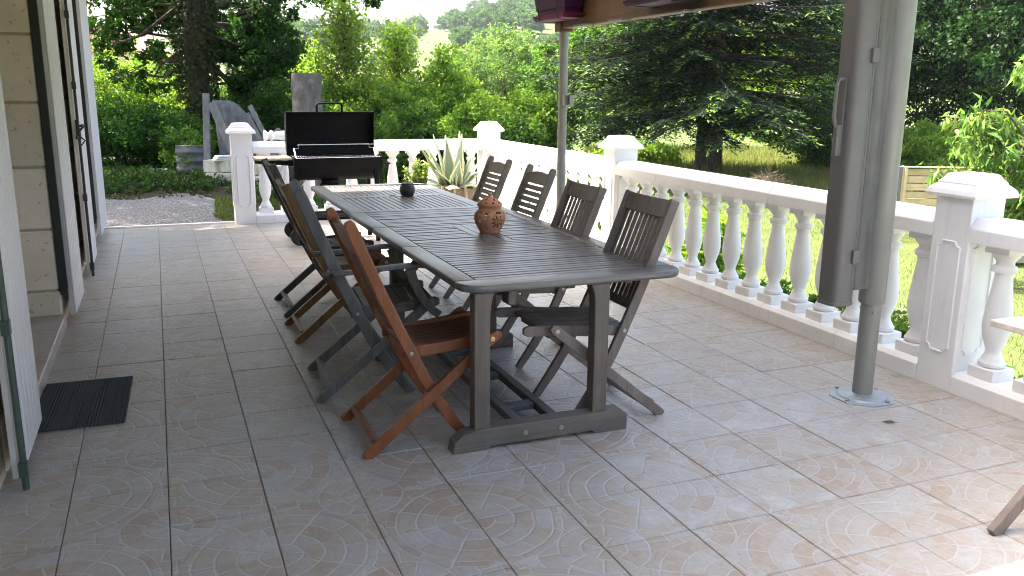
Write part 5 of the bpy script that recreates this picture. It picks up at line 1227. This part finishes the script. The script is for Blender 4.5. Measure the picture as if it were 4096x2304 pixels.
def brush():
    b = ground_at(3095, 18.6); n = 2600; a = rng.uniform(0, 6.3, n); q = rng.uniform(0, 1, n) ** .5; r = q * 1.0; hgt = (1 - q ** 1.6) * .62 * rng.uniform(.2, 1.05, n)
    r = r * .55; P = np.c_[r * np.cos(a) * 1.05, r * np.sin(a) * .8, hgt]; D = np.c_[rng.normal(0, 1, n), rng.normal(0, 1, n), rng.normal(0, .45, n)]
    V, F = leaf_arrays(P, .26, D, rng.normal(size=(n, 3)), aspect=.045, fold=0); t = thing('brush_pile', 'heap of dry brown cut branches on the meadow by the fir', 'brush pile', b)
    link('dry_twigs', raw_mesh('dry_twigs', V, F, M['stick'], rng.uniform(0, 1, n)), t)['kind'] = 'stuff'
    mb = MB()
    for k in range(60):
        a = rng.uniform(0, 6.3); p0 = Vector((rng.normal(0, .22), rng.normal(0, .16), rng.uniform(.05, .38))); d = Vector((rng.normal(), rng.normal(), rng.normal(0, .5))).normalized() * rng.uniform(.12, .30); mb.tube([p0 - d, p0 + Vector(rng.normal(0, .04, 3)), p0 + d], [.014, .012, .005], 5)
    mb.build('branches', M['stick'], t)
brush()
pk_ = ground_at(4060, 13.0)
for k, (dz, off) in enumerate(((0, 0), (.10, .1), (.2, -.05))):
    o = MB().box((-.9, -.12, 0), (.9, .12, .09)).build('stacked_plank', M['fence_old' if k < 2 else 'fence'], None, .006); o.location = (pk_.x + off, pk_.y, pk_.z + .05 + dz); o.rotation_euler.z = math.atan2(RT[1], RT[0]) + .1; tag(o, ('lowest', 'middle', 'topmost')[k] + ' plank of the small stack on the lawn at the right', 'plank', 'planks stacked on the lawn')

# pebble bed and low planting just outside the right balustrade
def bed():
    V = []; F = []; ys = np.linspace(1.0, 10.0, 60)
    for i, y in enumerate(ys):
        w = 1.25 + .25 * math.sin(y * 2.3)
        for j in range(6): x = 4.75 + w * j / 5; V.append((x, y, tz1(x, y) + .02))
    for i in range(59):
        for j in range(5): F.append((i * 6 + j, i * 6 + j + 1, (i + 1) * 6 + j + 1, (i + 1) * 6 + j))
    link('pebble_bed', raw_mesh('pebble_bed', V, F, M['pebble']))['kind'] = 'structure'
bed()
k = 0
for x, y, R_, mt, lab in ((4.35, 4.1, (.40, .40, .42), 'hedge', 'low green plant outside the balusters left of the thick pole'), (4.4, 4.75, (.40, .40, .42), 'hedge', 'low green plant outside the fifth visible baluster'), (4.4, 5.4, (.40, .40, .40), 'hedge', 'low green plant outside the balusters near the table corner'), (4.35, 3.55, (.36, .36, .40), 'hedge', 'low green plant right behind the thick pole outside'),
                           (4.38, 5.95, (.40, .40, .40), 'hedge', 'low green plant outside the balusters behind the nearest taupe chair'), (4.32, 2.55, (.3, .34, .28), 'hedge', 'low green plant outside the short run at the right edge'),
                           (5.3, 5.3, (.34, .34, .34), 'lavender', 'grey lavender tuft outside the middle balusters'), (5.4, 4.7, (.34, .34, .34), 'lavender', 'grey lavender tuft nearer the thick pole'), (5.3, 3.1, (.34, .34, .36), 'lavender', 'grey lavender tuft behind the large post'), (4.9, 7.0, (.3, .3, .62), 'bright', 'tall strap leaved plant outside the first visible balusters')):
    shrub(lab, Vector((x, y, tz1(x, y))), R_, 60, 36, .11, mt, .07 if mt != 'bright' else .2, 'garden_plant', 'plant', 'plants in the pebble bed', aspect=.5 if mt == 'hedge' else .18, stems=4)

# ------------------------------------------------------------------ houses and the wooded hillside
def pink_house():
    p = at(430, 52); z = 1.509 + .0268 * 52 - 2.2; p.z = z; t = thing('pink_roof_house', 'cream house with a pink tiled roof half hidden by the big tree', 'house', p, math.atan2(RT[1], RT[0]))
    z1 = at(450, 52, 205).z - z; z2 = at(450, 52, 118).z - z
    w = MB().box((-2.6, -2.5, -3), (2.2, 2.5, z1)).build('wall', M['hwall'], t)
    MB().prism([(-3.0, z1 - .05), (2.6, z1 - .05), (1.2, z2), (-1.6, z2)], -2.9, 2.9, 'y').build('roof', M['hroof'], t)
    for x in (-1.2, .9): f = MB().box((x - .45, -2.53, z1 - 1.5), (x + .45, -2.49, z1 - .45)).build('window', M['shutter'], t); MB().box((x - .36, -2.545, z1 - 1.42), (x + .36, -2.53, z1 - .52)).build('pane', M['glass'], f)
pink_house()
def find_d(u, v, d0, d1):
    for d in np.linspace(d0, d1, 400):
        p = ground_at(u, d); q = np.array(tuple(p)) - np.array([0, 0, CAMH]); dep = q @ FW
        if 1152 - FPX * (q @ UP) / dep <= v: return d
    return d1
def far_house():
    d = find_d(1745, 113, 120, 460); p = ground_at(1745, d); t = thing('far_house', 'small grey house with pale roof among the hillside trees', 'house', p, .2); s = d / FPX
    MB().box((-22 * s, -3, -2), (22 * s, 3, 14 * s)).build('wall', M['hgrey'], t); MB().prism([(-4.2, 13 * s), (4.2, 13 * s), (0, 25 * s)], -25 * s, 25 * s, 'x').build('roof', M['slab'], t)
    for x in (-.8, .6): MB().box((x - .3, -3.05, .1), (x + .3, -2.98, .8)).build('window', M['glass'], t)
far_house()
def hillside():
    protos = []
    for k in range(6):
        P, q = clumps((3.6, 3.6, 4.2), 80, 40, 1.0, -.8, .55); me = leaves('hillside_tree', P + np.array([0, 0, 4.4]), .62, M['hill'], q, aspect=.7)
        mb = MB().tube([(0, 0, -1.5), (0, 0, 2), (.1, 0, 4.5)], [.4, .3, .1], 7); protos.append((me, mb.mesh('trunk', M['bark'])))
    keep = [(1170, 1330, 84, 140), (1080, 1320, 165, 262), (1150, 1560, 232, 320), (1560, 1720, 225, 300), (1665, 1800, 150, 205), (1700, 1785, 84, 128)]
    n = 0; tries = 0; R2 = np.random.default_rng(5)
    def put(u, d, s, wide=1.0):
        nonlocal n
        p = ground_at(u, d)
        if p.z < -.9: pass
        me, tr = protos[n % 6]; o = link('hillside_tree', me, None, p, R2.uniform(0, 6.3)); o.scale = (s * wide, s * wide, s); tag(o, 'distant rounded green tree on the wooded hillside', 'tree', 'trees on the far hillside'); n += 1
    for u in range(1080, 1340, 22): put(u + R2.uniform(-8, 8), 205 + R2.uniform(-8, 25), R2.uniform(.8, 1.1))      # the wood at the top left
    while n < 285 and tries < 6000:
        tries += 1; u = R2.uniform(1000, 2700) if R2.uniform() < .85 else R2.uniform(200, 4100); d = R2.uniform(100, 470) ** 1.0; p = ground_at(u, d); z = (np.array(tuple(p)) - np.array([0, 0, CAMH])); dep = z @ FW; v = 1152 - FPX * (z @ UP) / dep
        s = R2.uniform(.7, 1.25) * np.interp(d, [100, 200, 400], [.42, .58, .85]); vt = v - 8.5 * s * FPX / d
        hw = 3.4 * s * FPX / d
        if any(((u - (a + b) / 2) / ((b - a) / 2 + hw * .6)) ** 2 + ((v - (c + e) / 2) / ((e - c) / 2)) ** 2 < 1 for a, b, c, e in keep): continue
        if any(a - hw * .5 < u < b + hw * .5 and v > e and vt < e - (e - c) * .5 for a, b, c, e in keep): continue
        put(u, d, s, R2.uniform(.9, 1.2))
    print('hillside trees', n)
hillside()

# ------------------------------------------------------------------ air
def haze():
    o = MB().box((-700, -120, -14), (900, 900, 75)).build('haze', M['white']); o.data.materials.clear(); m = bpy.data.materials.new('haze_air'); m.use_nodes = True; m.node_tree.nodes.clear(); out = m.node_tree.nodes.new('ShaderNodeOutputMaterial'); v = m.node_tree.nodes.new('ShaderNodeVolumePrincipled')
    v.inputs['Color'].default_value = (.80, .90, 1, 1); v.inputs['Density'].default_value = .0002; v.inputs['Anisotropy'].default_value = .2; m.node_tree.links.new(v.outputs[0], out.inputs['Volume']); o.data.materials.append(m); o['kind'] = 'stuff'; o['label'] = 'thin pale summer haze over the valley'; o['category'] = 'haze'; o.display_type = 'WIRE'
haze()
